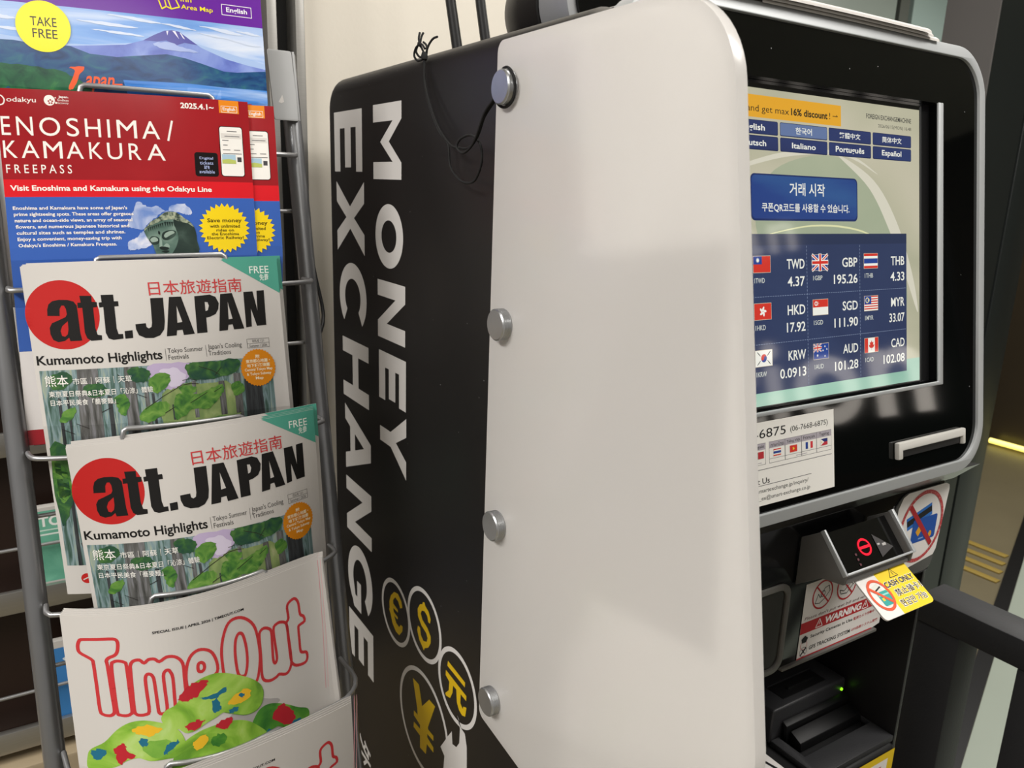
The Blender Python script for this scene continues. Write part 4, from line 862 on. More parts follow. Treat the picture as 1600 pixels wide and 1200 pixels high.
tsc.rect(352, -68.3, 535.3, -53.3, G('#dca028'), 3); BKT = G('#2a2415')
tsc.text('survey and get max', (408, -61.6, 476.8, -55.8), BKT, 4, 0, 3); tsc.text('16% discount', (478.9, -62.3, 519.4, -57.2), BKT, 4, 0.03, 3)
tsc.text('!', (521.6, -62.2, 522.6, -57.6), BKT, 4); tsc.line([(525.4, -60.0), (531, -60.0)], 0.5, BKT, 4); tsc.line([(529.8, -61.0), (531.1, -60.0)], 0.5, BKT, 4)
tsc.text('FOREIGN EXCHANGEMACHINE', (566, -65.2, 624.9, -61.5), G('#3a3a38'), 4, 0.015, 2); tsc.text('2026/06/15(MON) 16:48', (581.1, -58.3, 624.9, -54.9), G('#454540'), 4, 0, 2)
BT = print_mat('screen_button_blue', [(0.3, '#222d58'), (0.6, '#273564'), (0.8, '#2f3f6c')], 2, (0.5, 1, 1), 0.06, emit=True, spec=0.5)
for i, (u0, u1) in enumerate(((358, 411), (413, 464.8), (466.9, 518.9), (520.7, 571.8), (574, 624.9))):
    for j, (v0, v1) in enumerate(((-51.6, -42.1), (-41.2, -31.5))):
        tsc.poly(rrect(u0, v0, u1, v1, 1.2, 4), G('#15224a'), 3); tsc.poly(rrect(u0 + 0.4, v0 + 0.4, u1 - 0.4, v1 - 0.6, 1.0, 4), G('#5f729a') if (i == 2 and j == 0) else BT, 4)
for s_, bx, bo in (('English', (426.8, -48.9, 451.2, -43.4), 0.02), ('Deutsch', (424.6, -38.2, 452.2, -34.2), 0.02), ('한국어', (483.5, -49.2, 501.4, -44.4), 0.012), ('繁體中文', (533, -49.1, 558.5, -44.7), 0.012),
                   ('简体中文', (586, -49.2, 611.8, -44.6), 0.012), ('Italiano', (479.3, -38.3, 505.5, -34.3), 0.02), ('Português', (528.5, -38.8, 563.1, -33.2), 0.02), ('Español', (585.6, -38.9, 611.4, -33.4), 0.02)):
    tsc.text(s_, bx, WHT, 5, bo, 3)
tsc.poly(rrect(435.4, -15.6, 554.2, 16.6, 4, 6), G('#182a5c'), 3); tsc.poly(rrect(436.4, -14.6, 553.2, 15.2, 3.6, 6), print_mat('screen_start_blue', [(0.3, '#203476'), (0.6, '#25407e'), (0.8, '#31588c')], 1, (0.3, 1.6, 1), 0.06, emit=True, spec=0.5), 4)
tsc.text('거래 시작', (475.8, -10.4, 515.2, -1.2), WHT, 5, 0.012, 4); tsc.text('쿠폰QR코드를 사용할 수 있습니다.', (446.5, 4.2, 544, 10.8), WHT, 5, 0.014, 3)
tsc.rect(366, 25.8, 618, 137.6, NAVY, 3); tsc.rect(366, 25.8, 618, 33.7, G('#28324e'), 4)
DSH = G('#8c9ab4')
def dash(a_, b_, L=5):
    A_, B_ = Vector(a_), Vector(b_); n = int((B_ - A_).length / 2.6)
    for i in range(n): tsc.line([tuple(A_.lerp(B_, i / n)), tuple(A_.lerp(B_, (i + 0.55) / n))], 0.32, DSH, L)
for u in (430, 493.4, 556.2): dash((u, 34.5), (u, 137.4))
for v in (69.6, 103): dash((367, v), (617.4, v))
def flag(A_, k, u0, v0, u1, v1, g, L):
    W_, H_ = u1 - u0, v1 - v0; X = lambda t: u0 + W_ * t; Y = lambda t: v0 + H_ * t
    r = lambda x0, y0, x1, y1, c, l=0: A_.rect(X(x0), Y(y0), X(x1), Y(y1), g(c), L + l)
    pg = lambda p, c, l=0: A_.poly([(X(x), Y(y)) for x, y in p], g(c), L + l)
    R_, B_, W2 = '#cc3326', '#22408c', '#e9e8de'
    if k == 'TWD': r(0, 0, 1, 1, R_); r(0, 0, .5, .5, B_, 1); A_.poly(star(X(.25), Y(.25), H_ * .17, H_ * .09, 12), g(W2), L + 2)
    elif k == 'HKD':
        r(0, 0, 1, 1, R_)
        for i in range(5):
            an = math.radians(72 * i - 80); A_.poly(ell(X(.5) + math.cos(an) * H_ * .17, Y(.5) + math.sin(an) * H_ * .17, H_ * .16, H_ * .08, 12, rot=math.degrees(an) + 20), g(W2), L + 1)
    elif k == 'KRW':
        r(0, 0, 1, 1, W2); A_.poly(ell(X(.5), Y(.5), H_ * .26, H_ * .26, 24, 180, 360), g(R_), L + 1); A_.poly(ell(X(.5), Y(.5), H_ * .26, H_ * .26, 24, 0, 180), g(B_), L + 1)
        A_.poly(ell(X(.5) - H_ * .13, Y(.5), H_ * .13, H_ * .13, 16), g(R_), L + 2); A_.poly(ell(X(.5) + H_ * .13, Y(.5), H_ * .13, H_ * .13, 16), g(B_), L + 2)
        for x, y, s1_ in ((.2, .22, -1), (.8, .22, 1), (.2, .78, 1), (.8, .78, -1)):
            for o2 in (-1, 0, 1): A_.line([(X(x) - .9 - s1_ * o2 * .7, Y(y) + s1_ * .7 + o2 * .7), (X(x) + .9 - s1_ * o2 * .7, Y(y) - s1_ * .7 + o2 * .7)], 0.45, g('#222222'), L + 1)
    elif k in ('GBP', 'AUD'):
        a0, a1, b0, b1 = (0, 1, 0, 1) if k == 'GBP' else (0, .5, 0, .5)
        r(0, 0, 1, 1, B_); T = lambda x, y: (X(a0 + (a1 - a0) * x), Y(b0 + (b1 - b0) * y)); sc_ = a1 - a0
        for p, q in (((0, 0), (1, 1)), ((1, 0), (0, 1))): A_.line([T(*p), T(*q)], H_ * .2 * sc_, g(W2), L + 1); A_.line([T(*p), T(*q)], H_ * .08 * sc_, g(R_), L + 2)
        for p, q in (((.5, 0), (.5, 1)), ((0, .5), (1, .5))): A_.line([T(*p), T(*q)], H_ * .32 * sc_, g(W2), L + 3); A_.line([T(*p), T(*q)], H_ * .18 * sc_, g(R_), L + 4)
        if k == 'AUD':
            for x, y, q in ((.25, .76, .11), (.75, .84, .08), (.75, .2, .08), (.62, .46, .08), (.88, .4, .08)): A_.poly(star(X(x), Y(y), H_ * q, H_ * q * .45, 7), g(W2), L + 1)
    elif k == 'SGD':
        r(0, 0, 1, .5, R_); r(0, .5, 1, 1, W2); A_.ring(X(.2), Y(.25), H_ * .15, H_ * .06, g(W2), L + 1)
        for i in range(5): A_.poly(ell(X(.3) + math.cos(i * 1.257) * H_ * .1, Y(.25) + math.sin(i * 1.257) * H_ * .1, H_ * .03, n=8), g(W2), L + 1)
    elif k == 'THB':
        for y0, y1, c in ((0, .17, R_), (.17, .33, W2), (.33, .67, B_), (.67, .83, W2), (.83, 1, R_)): r(0, y0, 1, y1, c)
    elif k == 'MYR':
        for i in range(12): r(0, i / 12, 1, (i + 1) / 12, R_ if i % 2 == 0 else W2)
        r(0, 0, .5, .56, B_, 1); A_.ring(X(.2), Y(.28), H_ * .2, H_ * .07, g('#d9cf9a'), L + 2); A_.poly(star(X(.31), Y(.28), H_ * .13, H_ * .07, 9), g('#d9cf9a'), L + 2)
    elif k == 'CAD':
        r(0, 0, .25, 1, R_); r(.25, 0, .75, 1, W2); r(.75, 0, 1, 1, R_)
        pg([(.5, .15), (.55, .32), (.64, .28), (.61, .5), (.7, .45), (.68, .6), (.56, .72), (.51, .7), (.51, .86), (.49, .86), (.49, .7), (.44, .72), (.32, .6), (.3, .45), (.39, .5), (.36, .28), (.45, .32)], R_, 1)
    elif k == 'USD':
        for i in range(7): r(0, i / 7, 1, (i + 1) / 7, R_ if i % 2 == 0 else W2)
        r(0, 0, .45, .57, B_, 1)
    elif k == 'EUR': r(0, 0, 1, 1, B_); A_.ring(X(.5), Y(.5), H_ * .33, H_ * .08, g('#e6c83a'), L + 1)
    elif k == 'CNY': r(0, 0, 1, 1, R_); A_.poly(star(X(.22), Y(.3), H_ * .2, H_ * .08, 5), g('#e6c83a'), L + 1)
    elif k == 'VND': r(0, 0, 1, 1, R_); A_.poly(star(X(.5), Y(.5), H_ * .3, H_ * .12, 5), g('#e8d23a'), L + 1)
    elif k == 'FRF': r(0, 0, .33, 1, B_); r(.33, 0, .67, 1, W2); r(.67, 0, 1, 1, '#c8323a')
    elif k == 'PHP': r(0, 0, 1, .5, '#27306e'); r(0, .5, 1, 1, '#b8323c'); pg([(0, 0), (.5, .5), (0, 1)], W2, 1); A_.poly(ell(X(.16), Y(.5), H_ * .1, n=10), g('#e0c040'), L + 2)
RATES = (('TWD', '4.37', 436.4, 490.8, 0), ('HKD', '17.92', 436.4, 490.8, 1), ('KRW', '0.0913', 436.4, 490.8, 2),
         ('GBP', '195.26', 499.6, 553.2, 0), ('SGD', '111.90', 499.6, 553.2, 1), ('AUD', '101.28', 499.6, 553.2, 2), ('THB', '4.33', 561.6, 614.8, 0), ('MYR', '33.07', 561.6, 614.8, 1), ('CAD', '102.08', 561.6, 614.8, 2))
for c_, rt, u0, u1, rw in RATES:
    dv = rw * 33.0
    tsc.rect(u0 - 0.3, 40.9 + dv, u0 + 17.7, 52.8 + dv, G('#c9b9a0'), 4.5)
    flag(tsc, c_, u0, 41.2 + dv, u0 + 17.4, 52.5 + dv, G, 5)
    tsc.text(c_, (u0 + 35, 43.8 + dv, u1, 50.9 + dv), WHT, 5, 0.012, 3)
    tsc.text(rt, (u1 - {4: 18.8, 5: 20.6, 6: 28.8}[len(rt)], 56.3 + dv, u1, 63.4 + dv), WHT, 5, 0.012, 3); tsc.text('1' + c_, (u0 + 0.8, 56.4 + dv, u0 + 11.4, 59.9 + dv), G('#c8ccc4'), 5, 0.008, 2)
tsc.build('touch_screen', gf)
# ---- contact sticker
cs = Art(lambda u, v, h: FRS(u, v, 0.0005 + h)); ST_W = ink('#e4e2dc', 0.4); BKI = ink('#1c1c1e'); LN = ink('#56565a'); LG_ = ink('#a9a3ab')
cs.rect(352, 156.6, 513.4, 216.4, ST_W, 0)
cs.text('06-7668-6875', (378, 161.8, 459, 168.2), BKI, 1, 0.0, 4); cs.text('(06-7668-6875)', (464.1, 163.4, 506.2, 168.6), BKI, 1, 0, 3)
for i, (u0, u1, s_, hw, fl) in enumerate(((419.6, 437.3, 'Português', 7.4, None), (441.2, 457.9, 'ภาษาไทย', 7, 'THB'), (458.2, 476, 'Tiếng Việt', 7.4, 'VND'), (476.3, 492.9, 'Français', 6.4, 'FRF'), (493.2, 510.2, 'Tagalog', 5.6, 'PHP'))):
    cs.rect(u0, 171.8, u1, 176.4, LG_, 1); c = (u0 + u1) / 2; cs.text(s_, (c - hw, 172.7, c + hw, 175.7), BKI, 2, 0.0, 2)
    cs.line([(u0, 171.8), (u1, 171.8), (u1, 187), (u0, 187)], 0.25, LN, 1, True)
    if fl: flag(cs, fl, c - 4, 177.6, c + 4, 182.6, ink, 2)
    else: cs.rect(c + 1, 177.6, c + 7, 182.6, ink('#b02c34'), 2); cs.rect(c - 4, 177.6, c + 1, 182.6, ink('#2f7a4a'), 2)
cs.line([(441.2, 184.0), (510.2, 184.0)], 0.25, LN, 1); cs.line([(470, 185.6), (482, 185.6)], 0.5, LG_, 1); cs.line([(423, 185.6), (433, 185.6)], 0.5, LG_, 1)
cs.line([(356, 190.6), (510.4, 190.4)], 0.4, LN, 1); cs.text('Contact Us', (406, 196.7, 441.1, 200.9), BKI, 1, 0.006, 3); cs.line([(356, 202.1), (486.6, 201.8)], 0.4, LN, 1)
cs.text('https://smartexchange.jp/inquiry/', (413, 204.2, 483.1, 208), BKI, 1, 0, 3); cs.text('smart_ex@smart-exchange.co.jp', (418, 209.6, 484.9, 213.4), BKI, 1, 0, 3)
so = cs.build('contact_sticker', gf, label='white contact sticker with phone numbers and flags')
# ---- white slot hood
b = MB(); b.prism([[(0.5902, 0.1935), (0.6886, 0.1935), (0.6886, 0.2075), (0.6846, 0.2075), (0.6846, 0.2005), (0.5962, 0.2005), (0.5962, 0.2075), (0.5902, 0.2075)]], FRS, 0.0002, 0.0048, mat('pale_slot_plastic', '#c4c2bc', 0.35)); sl = b.build('slot_hood', gf, 0.0012, 2)
b = MB(); b.prism([[(0.5964, 0.2007), (0.6844, 0.2007), (0.6844, 0.2065), (0.5964, 0.2065)]], FRS, 0.0002, 0.002, M_BLACK); b.build('slot_mouth', sl)
# ---- chin under the glass and the fascia below it
b = MB(); b.add([FRS(0.3225, 0.2306, 0.001), FRS(0.7188, 0.2306, 0.001), FRS(0.7188, 0.2306, -0.016), FRS(0.3225, 0.2306, -0.016), P(0.3225, 0.3605, -0.2475), P(0.7188, 0.3605, -0.2475), P(0.7188, 0.40, -0.2475), P(0.3225, 0.40, -0.2475)],
      [(0, 1, 5, 4), (0, 4, 7, 3), (1, 2, 6, 5), (0, 3, 2, 1), (4, 5, 6, 7), (2, 3, 7, 6)], mat('polished_chin', '#7c7b79', 0.22, 0.8)); b.build('chin', mk)
fo = [(0.3375, 0.2465), (0.7035, 0.2465), (0.7035, 0.330), (0.700, 0.336), (0.655, 0.339), (0.646, 0.343), (0.642, 0.352), (0.637, 0.366), (0.632, 0.373), (0.624, 0.3765), (0.3375, 0.3765)]
b = MB(); b.prism([fo], FAS, -0.03, 0.0, mat('black_gloss_fascia', '#0f0f10', 0.14)); fa = b.build('fascia', mk, 0.0012)
b = MB(); b.prism([rrect(0.395, 0.2955, 0.4985, 0.3755, 0.012, 6), list(reversed(rrect(0.4, 0.3005, 0.4935, 0.3705, 0.009, 6)))], FAS, 0.0003, 0.0025, M_MGREY); b.build('window_frame', fa, 0.0008)
b = MB(); b.prism([rrect(0.4003, 0.3008, 0.4932, 0.3702, 0.009, 6)], FAS, 0.0002, 0.0008, mat('smoky_window', '#2a2825', 0.15)); b.build('window_pane', fa)
b = MB(); b.prism([[(0.499, 0.3745), (0.6265, 0.3745), (0.6265, 0.3775), (0.499, 0.3775)]], FAS, -0.01, 0.003, M_MGREY); b.build('bottom_rim', fa, 0.0008)
# ---- warning sticker
ws = Art(lambda u, v, h: FAS(u, v, 0.0004 + h)); WS = ink('#dedad6', 0.45); RD2 = ink('#b3262c', 0.45)
ws.poly([(519.6, 305), (629, 305), (633, 345), (633, 371.8), (619, 374.6), (519.5, 374.6)], WS, 0); ws.rect(519.6, 340.6, 633, 351, RD2, 1); ws.rect(519.5, 373.2, 622, 374.8, RD2, 1)
for cu_, k in ((542.7, 0), (574.8, 1)):
    ws.ring(cu_, 319.6, 13.2, 1.5, RD2, 3); ws.line([(cu_ - 8.6, 311), (cu_ + 8.6, 328.2)], 1.4, RD2, 4)
    if k == 0: ws.line([(534, 326), (537, 318), (540, 322), (545, 314), (550, 313), (552, 318), (546, 324), (540, 327)], 0.7, BKI, 2, True); ws.ring(543, 319, 3, 0.6, BKI, 2)
    else: ws.line([(566, 322), (572, 324), (580, 318), (584, 320), (576, 327), (568, 326)], 0.7, BKI, 2, True); ws.rect(571, 313, 580, 317, ink('#6f6b66'), 2)
ws.text("Please don't put wet bill and wrinkled bill", (523, 335.8, 628, 339.6), ink('#6b4a48'), 2, 0, 2, slant=0.2)
ws.text('WARNING', (550.2, 342.6, 600.4, 349.3), ink('#f0ecea'), 3, 0.045, 3, slant=0.15)
for cu_ in (543.5, 606.5): ws.line([(cu_, 342.2), (cu_ + 4.4, 349.6), (cu_ - 4.4, 349.6)], 0.8, ink('#f0ecea'), 3, True); ws.rect(cu_ - 0.4, 344.8, cu_ + 0.4, 347.4, ink('#f0ecea'), 3)
ws.text('Security Cameras in Use', (534, 354.6, 590.5, 358.6), BKI, 2, 0.015, 2); ws.text('監視カメラ作動中', (592, 354.8, 622, 358), RD2, 2, 0.01, 2)
ws.text('GPS TRACKING SYSTEM', (534, 365.2, 589.3, 368.9), BKI, 2, 0.015, 2); ws.text('GPS追跡システム搭載', (591, 365.4, 629, 368.4), RD2, 2, 0.01, 2)
ws.poly(ell(526.6, 357, 4.6, 4.0, 20), ink('#c9c5c2'), 1); ws.poly([(522.6, 356), (527, 353.4), (531, 356.4), (529, 360), (524, 360)], BKI, 2); ws.ring(526.6, 362.2, 4.4, 0.5, ink('#cc6666'), 1)
ws.ring(526.8, 368.6, 4.6, 0.4, BKI, 2); ws.line([(524, 371), (530, 365.4)], 1.6, BKI, 2); ws.line([(525, 366), (529, 370.6)], 0.9, BKI, 2)
ws.build('warning_sticker', fa, label='white sticker with red WARNING band')
# ---- no-cards sticker in its clear backing
b = MB(); b.prism([rrect(0.6275, 0.2485, 0.7025, 0.3335, 0.008, 6, (0.02, 0.006, 0.012, 0.012))], FAS, 0.0003, 0.0012, mat('clear_backing', '#4d4c4a', 0.2)); cb = b.build('card_sticker', fa, label='white rounded sticker crossing out blue bank cards')
nc = Art(lambda u, v, h: FAS(u * 0.974 + 0.0167, v, 0.0014 + h))
nc.poly([(632.5, 262), (638, 252), (646, 249), (705, 249), (711, 251.5), (712.3, 256), (706.6, 314), (703, 319.6), (661.7, 324.4), (632.5, 325)], WS, 0)
CB_ = ink('#1c4c9c', 0.4); nc.poly([(648, 274), (686, 264.5), (689.6, 276.6), (652, 286)], ink('#2a6ab8', 0.4), 1); nc.poly([(649.4, 276.8), (686.6, 267.4), (688.2, 273.2), (651, 282.6)], BKI, 2)
nc.poly(rrect(660, 277.4, 699, 300.6, 2.5), CB_, 3); nc.poly([(666, 290), (671, 284), (675, 290), (671, 295)], ink('#d39a2a'), 4); nc.poly(ell(690.5, 296, 2.6, 3.2, 16), ink('#d39a2a'), 4); nc.rect(672, 296.8, 680, 298.2, ink('#7f9cc8'), 4)
RDD = print_mat('red_dotted_print', [(0.4, '#a83238'), (0.55, '#b8484a'), (0.65, '#d99a96')], 60, rough=0.45)
nc.ring(674, 285.5, 35, 3.6, RDD, 5); nc.line([(652.4, 263.6), (694, 306)], 5.0, ink('#a3262c'), 5.5)
nc.build('card_print', cb)
# ---- document scanner
scn_m = mat('scanner_grey', '#5c5a57', 0.35); SX0, SX1 = 0.503, 0.590
b = MB()
prof = [(0.3585, -0.259), (0.34, -0.247), (0.3165, -0.274), (0.3175, -0.2815), (0.337, -0.2845), (0.3585, -0.30)]
for x0, x1 in ((SX0, SX0 + 0.003), (SX1 - 0.003, SX1)): b.prism([prof], lambda u, v, h: P(h, u, v), x0, x1, scn_m)
b.prism([[(0.3585, -0.2975), (0.337, -0.2815), (0.3185, -0.2785), (0.3175, -0.2815), (0.337, -0.2845), (0.3585, -0.30)]], lambda u, v, h: P(h, u, v), SX0 + 0.003, SX1 - 0.003, scn_m)
sn = b.build('document_scanner', mk, 0.0005)
def SC(u, v, h=0.0):
    """sloping window of the scanner: u across, v down the slope"""
    d = Vector((0, 0.3165 - 0.34, -0.274 + 0.247)).normalized(); n = Vector((0, d.z, -d.y)); return P(u, 0.34, -0.247) + d * v + n * h
SLN = 0.0358
for u0, u1, v0, v1 in ((SX0 - 0.001, SX0 + 0.0012, -0.001, SLN), (SX1 - 0.0022, SX1 + 0.001, -0.001, SLN), (SX0 + 0.0013, SX1 - 0.0023, SLN - 0.0018, SLN)):
    b = MB(); b.prism([[(u0, v0), (u1, v0), (u1, v1), (u0, v1)]], SC, -0.002, 0.0022, M_SILVER); b.build('scanner_frame', sn, 0.0005)
b = MB(); b.prism([[(SX0 + 0.0032, 0.001), (SX1 - 0.0032, 0.001), (SX1 - 0.0032, SLN - 0.002), (SX0 + 0.0032, SLN - 0.002)]], SC, -0.008, -0.006, mat('scanner_glass', '#060606', 0.08)); b.build('scanner_glass', sn)
rg = Art(lambda u, v, h: SC(u, v, -0.0056 + h)); REDL = glow('#ff1430', 1.3)
rg.ring(545.5, 19.5, 7.6, 1.7, REDL, 1, ry=6.9); rg.line([(539.5, 19.5), (551.5, 19.5)], 2.1, REDL, 2)
for v in (22, 26, 30): rg.rect(531, v, 533, v + 1.8, ink('#5a3038'), 1)
rg.poly([(560, 12), (578, 26), (560, 31)], ink('#3c3a3a'), 1); rg.rect(561, 20, 564, 21.4, ink('#a9a6a4'), 2); rg.rect(566.5, 21, 571, 23, ink('#a9a6a4'), 2)
rg.build('indicator_light', sn, label='glowing red ring')
# ---- cash only card held under the scanner lip
TL_ = Vector((0, -0.0295, -0.019)).normalized(); TN_ = Vector((0, TL_.z, -TL_.y))
def TG(u, v, h=0.0): return P(0.529 + u, 0.324, -0.2805) + TL_ * v + TN_ * h
tgo = [(-0.0085, 0.001), (0.055, 0.001)] + [(0.055 - 0.004 + 0.004 * math.cos(a), 0.036 + 0.004 * math.sin(a)) for a in (0, .4, .8, 1.2, 1.57)] + [(-0.0085 + 0.004 - 0.004 * math.sin(a), 0.036 + 0.004 * math.cos(a)) for a in (0, .4, .8, 1.2, 1.57)]
ta = Art(TG); b = MB(); b.prism([tgo], TG, -0.0014, -0.0004, M_PAPER); tg_o = b.build('cash_only_card', sn, label='small white and yellow CASH ONLY card')
ta.poly([(x * 1000, y * 1000) for x, y in tgo], WS, 0); ta.poly([(14.6, 1), (55, 1)] + [(51 + 4 * math.cos(a), 36 + 4 * math.sin(a)) for a in (0, .4, .8, 1.2, 1.57)] + [(14.6, 40)], ink('#e8c81c', 0.45), 1)
ta.line([(34.4, 5.2), (38.8, 12), (28.4, 12)], 0.6, BKI, 2, True); ta.rect(33.8, 7.6, 34.5, 10.8, BKI, 2)
for s_, bx in (('CASH ONLY', (16.8, 13.8, 53.2, 18.6)), ('禁止插卡！', (22, 21.2, 54.5, 27)), ('현금만 가능', (19.4, 29.6, 51.9, 35.6))):
    ta.text(s_, (bx[0] - 0.5, bx[1] - 0.35, bx[2] + 0.5, bx[3] + 0.35), ink('#f4f0e4'), 3, 0.05, 3); ta.text(s_, bx, BKI, 4, 0.028 if s_[0] == 'C' else 0.012, 4)
OR = ink('#d8512a', 0.45); ta.poly([(1, 14), (10, 12.2), (13, 30), (4, 32)], ink('#cfd0c6'), 2); ta.line([(2, 18), (11, 15.4)], 1.2, BKI, 3); ta.poly(rrect(2.5, 19, 15, 30.5, 1.5), ink('#2f9c94'), 3); ta.rect(2.5, 21.2, 15, 22.4, ink('#8fd0c8'), 4); ta.rect(4, 24, 6.6, 26.4, ink('#e6c22a'), 4)
ta.ring(6.0, 21.6, 11.8, 2.3, OR, 5, ry=13.2); ta.line([(-1.2, 14.6), (12.8, 28.8)], 2.4, OR, 6)
ta.build('card_face', tg_o)
# ---- bill dispenser on the ledge
bd = MB(); bd.box(0.588, 0.701, 0.4235, 0.5045, -0.5275 + ZC, -0.49 + ZC, M_DGREY); bdo = bd.build('bill_dispenser', mk, 0.0025, 3)
b = MB(); b.box(0.612, 0.678, 0.432, 0.452, -0.4898 + ZC, -0.4893 + ZC, M_BLACK); b.build('dispenser_well', bdo)
b = MB(); b.box(0.612, 0.6785, 0.4525, 0.4535, -0.4898 + ZC, -0.488 + ZC, M_DGREY); b.box(0.628, 0.668, 0.4395, 0.4425, -0.4892 + ZC, -0.487 + ZC, M_BLACK); b.build('well_guide', bdo)
b = MB(); b.lathe([(0, 0.0017), (0.0012, 0.0014)], P(0.6945, 0.4233, -0.501), (0, -1, 0), glow('#8dff1e', 1.6), 16); b.build('ready_light', bdo, label='tiny green light')
M_SHUT = mat('black_shutter', '#060607', 0.5, 0, 0.25)
b = MB(); b.prism([[(0.4225, -0.505), (0.4165, -0.508), (0.4150, -0.5272), (0.4225, -0.5272)]], lambda u, v, h: P(h, u, v), 0.602, 0.701, M_SHUT)
b.prism([[(0.4145, -0.513), (0.4020, -0.519), (0.4005, -0.5272), (0.4145, -0.5272)]], lambda u, v, h: P(h, u, v), 0.606, 0.701, M_SHUT); b.build('bill_shutter', bdo, 0.0006)
b = MB(); b.prism([[(0.588, 0.366), (0.7035, 0.366), (0.7035, 0.4230), (0.588, 0.4230)], [(0.599, 0.391), (0.599, 0.4225), (0.7025, 0.4225), (0.7025, 0.391)]], lambda u, v, h: P(u, v, h), -0.5288, -0.5225, M_DGREY); b.build('tray_lip', bdo, 0.001)
lg = Art(lambda u, v, h: P(u, v, -0.5284 + h))
lg.rect(490, 368, 575, 425, WS, 0); lg.line([(540, 385), (563, 421), (571, 385)], 3.2, BKI, 1, True); lg.text('!', (554.5, 390, 558, 408), BKI, 1, 0.04)
lg.build('ledge_sticker', mk, label='white ledge sticker with black triangle')
yl = Art(lambda u, v, h: P(u, 0.3618 - h, -v)); yl.rect(560, 533, 702, 640, ink('#d9b818', 0.45), 0); yl.rect(566, 541, 692, 632, WS, 1)
for i in range(9): yl.line([(604 + i * 9, 548.5 + (i % 2) * 0.8), (610 + i * 9, 547.6)], 1.6, ink('#b23238'), 2)
for i in range(4): yl.line([(676 + i * 3.4, 556), (676 + i * 3.4, 575), (678.4 + i * 3.4, 575), (678.4 + i * 3.4, 556)], 0.7, ink('#b06a5a'), 2)
yl.build('outlet_label', mk, label='yellow edged white label')

# ---- white acrylic privacy wing with its four knobs
m = bpy.data.materials.new('milky_acrylic'); m.use_nodes = True; nt = m.node_tree
for n in list(nt.nodes): nt.nodes.remove(n)
out = nt.nodes.new('ShaderNodeOutputMaterial'); df = nt.nodes.new('ShaderNodeBsdfDiffuse'); tr = nt.nodes.new('ShaderNodeBsdfTranslucent'); gs = nt.nodes.new('ShaderNodeBsdfGlossy')
df.inputs[0].default_value = lin('#f6f4f1'); tr.inputs[0].default_value = lin('#faf8f5'); gs.inputs['Roughness'].default_value = 0.22; gs.inputs[0].default_value = (1, 1, 1, 1)
m1 = nt.nodes.new('ShaderNodeMixShader'); m1.inputs[0].default_value = 0.52; m2 = nt.nodes.new('ShaderNodeMixShader'); fr = nt.nodes.new('ShaderNodeFresnel'); fr.inputs['IOR'].default_value = 1.35
nz = nt.nodes.new('ShaderNodeTexNoise'); nz.inputs['Scale'].default_value = 4
mx = nt.nodes.new('ShaderNodeMix'); mx.data_type = 'RGBA'; mx.inputs['A'].default_value = lin('#f5f2ee'); mx.inputs['B'].default_value = lin('#f8f6f4')
tcn = nt.nodes.new('ShaderNodeTexCoord'); nt.links.new(tcn.outputs['Object'], nz.inputs['Vector']); nt.links.new(nz.outputs['Fac'], mx.inputs['Factor']); nt.links.new(mx.outputs['Result'], df.inputs[0])
nt.links.new(df.outputs[0], m1.inputs[1]); nt.links.new(tr.outputs[0], m1.inputs[2]); nt.links.new(fr.outputs[0], m2.inputs[0]); nt.links.new(m1.outputs[0], m2.inputs[1]); nt.links.new(gs.outputs[0], m2.inputs[2]); nt.links.new(m2.outputs[0], out.inputs[0])
M_ACR = m
def fillet(pts, n=10):
    """polygon with a radius at each corner: (x, y, r)"""
    o = []; N = len(pts)
    for i in range(N):
        p = Vector(pts[i][:2]); r = pts[i][2]; a = (Vector(pts[i - 1][:2]) - p).normalized(); c = (Vector(pts[(i + 1) % N][:2]) - p).normalized()
        ang = a.angle(c); t = r / math.tan(ang / 2); cen = p + (a + c).normalized() * (r / math.sin(ang / 2))
        s0_ = p + a * t - cen; e0 = p + c * t - cen; tot = math.pi - ang; cr = s0_.x * e0.y - s0_.y * e0.x; sg = 1 if cr > 0 else -1
        for k in range(n + 1):
            th = sg * tot * k / n; o.append((cen.x + s0_.x * math.cos(th) - s0_.y * math.sin(th), cen.y + s0_.x * math.sin(th) + s0_.y * math.cos(th)))
    return o
WX = 0.296 / 0.30
wing = fillet([(0.5035, 0.0965, 0.008), (0.281, 0.1000, 0.055), (0.2105, -0.315, 0.052), (0.285, -0.362, 0.04), (0.41, -0.4500, 0.03), (0.504, -0.4385, 0.008)], 12)
wing = [(y * (WX + (1.0205 - WX) * min(max((0.50 - y) / 0.2, 0), 1)), z * WX) for y, z in wing]
b = MB(); b.prism([wing], lambda u, v, h: P(h, u, v), 0.296, 0.304, M_ACR); wg = b.build('privacy_panel', mk, 0.0016, 3, label='milky white acrylic side wing')
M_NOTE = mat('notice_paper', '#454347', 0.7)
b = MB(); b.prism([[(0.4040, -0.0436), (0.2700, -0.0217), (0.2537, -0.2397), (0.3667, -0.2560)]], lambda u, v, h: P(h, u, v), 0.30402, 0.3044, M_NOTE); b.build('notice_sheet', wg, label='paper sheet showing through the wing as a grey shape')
KX = 0.288
for (y, z) in ((0.480, 0.0640), (0.477, -0.0967), (0.476, -0.252), (0.475, -0.405)):
    b = MB(); prof = [(0.0, 0.0106), (0.0009, 0.0115)] + [(0.0014 + 0.00045 * i, 0.0115 if i % 2 == 0 else 0.01128) for i in range(13)] + [(0.0074, 0.0114), (0.0079, 0.011)]
    b.lathe(prof, P(KX, y, z), (1, 0, 0), M_KNOB, 56); b.lathe([(0.0, 0.004), (0.0155, 0.004)], P(0.3042, y, z), (1, 0, 0), M_KNOB, 20)
    b.build('knob', wg, smooth=25)

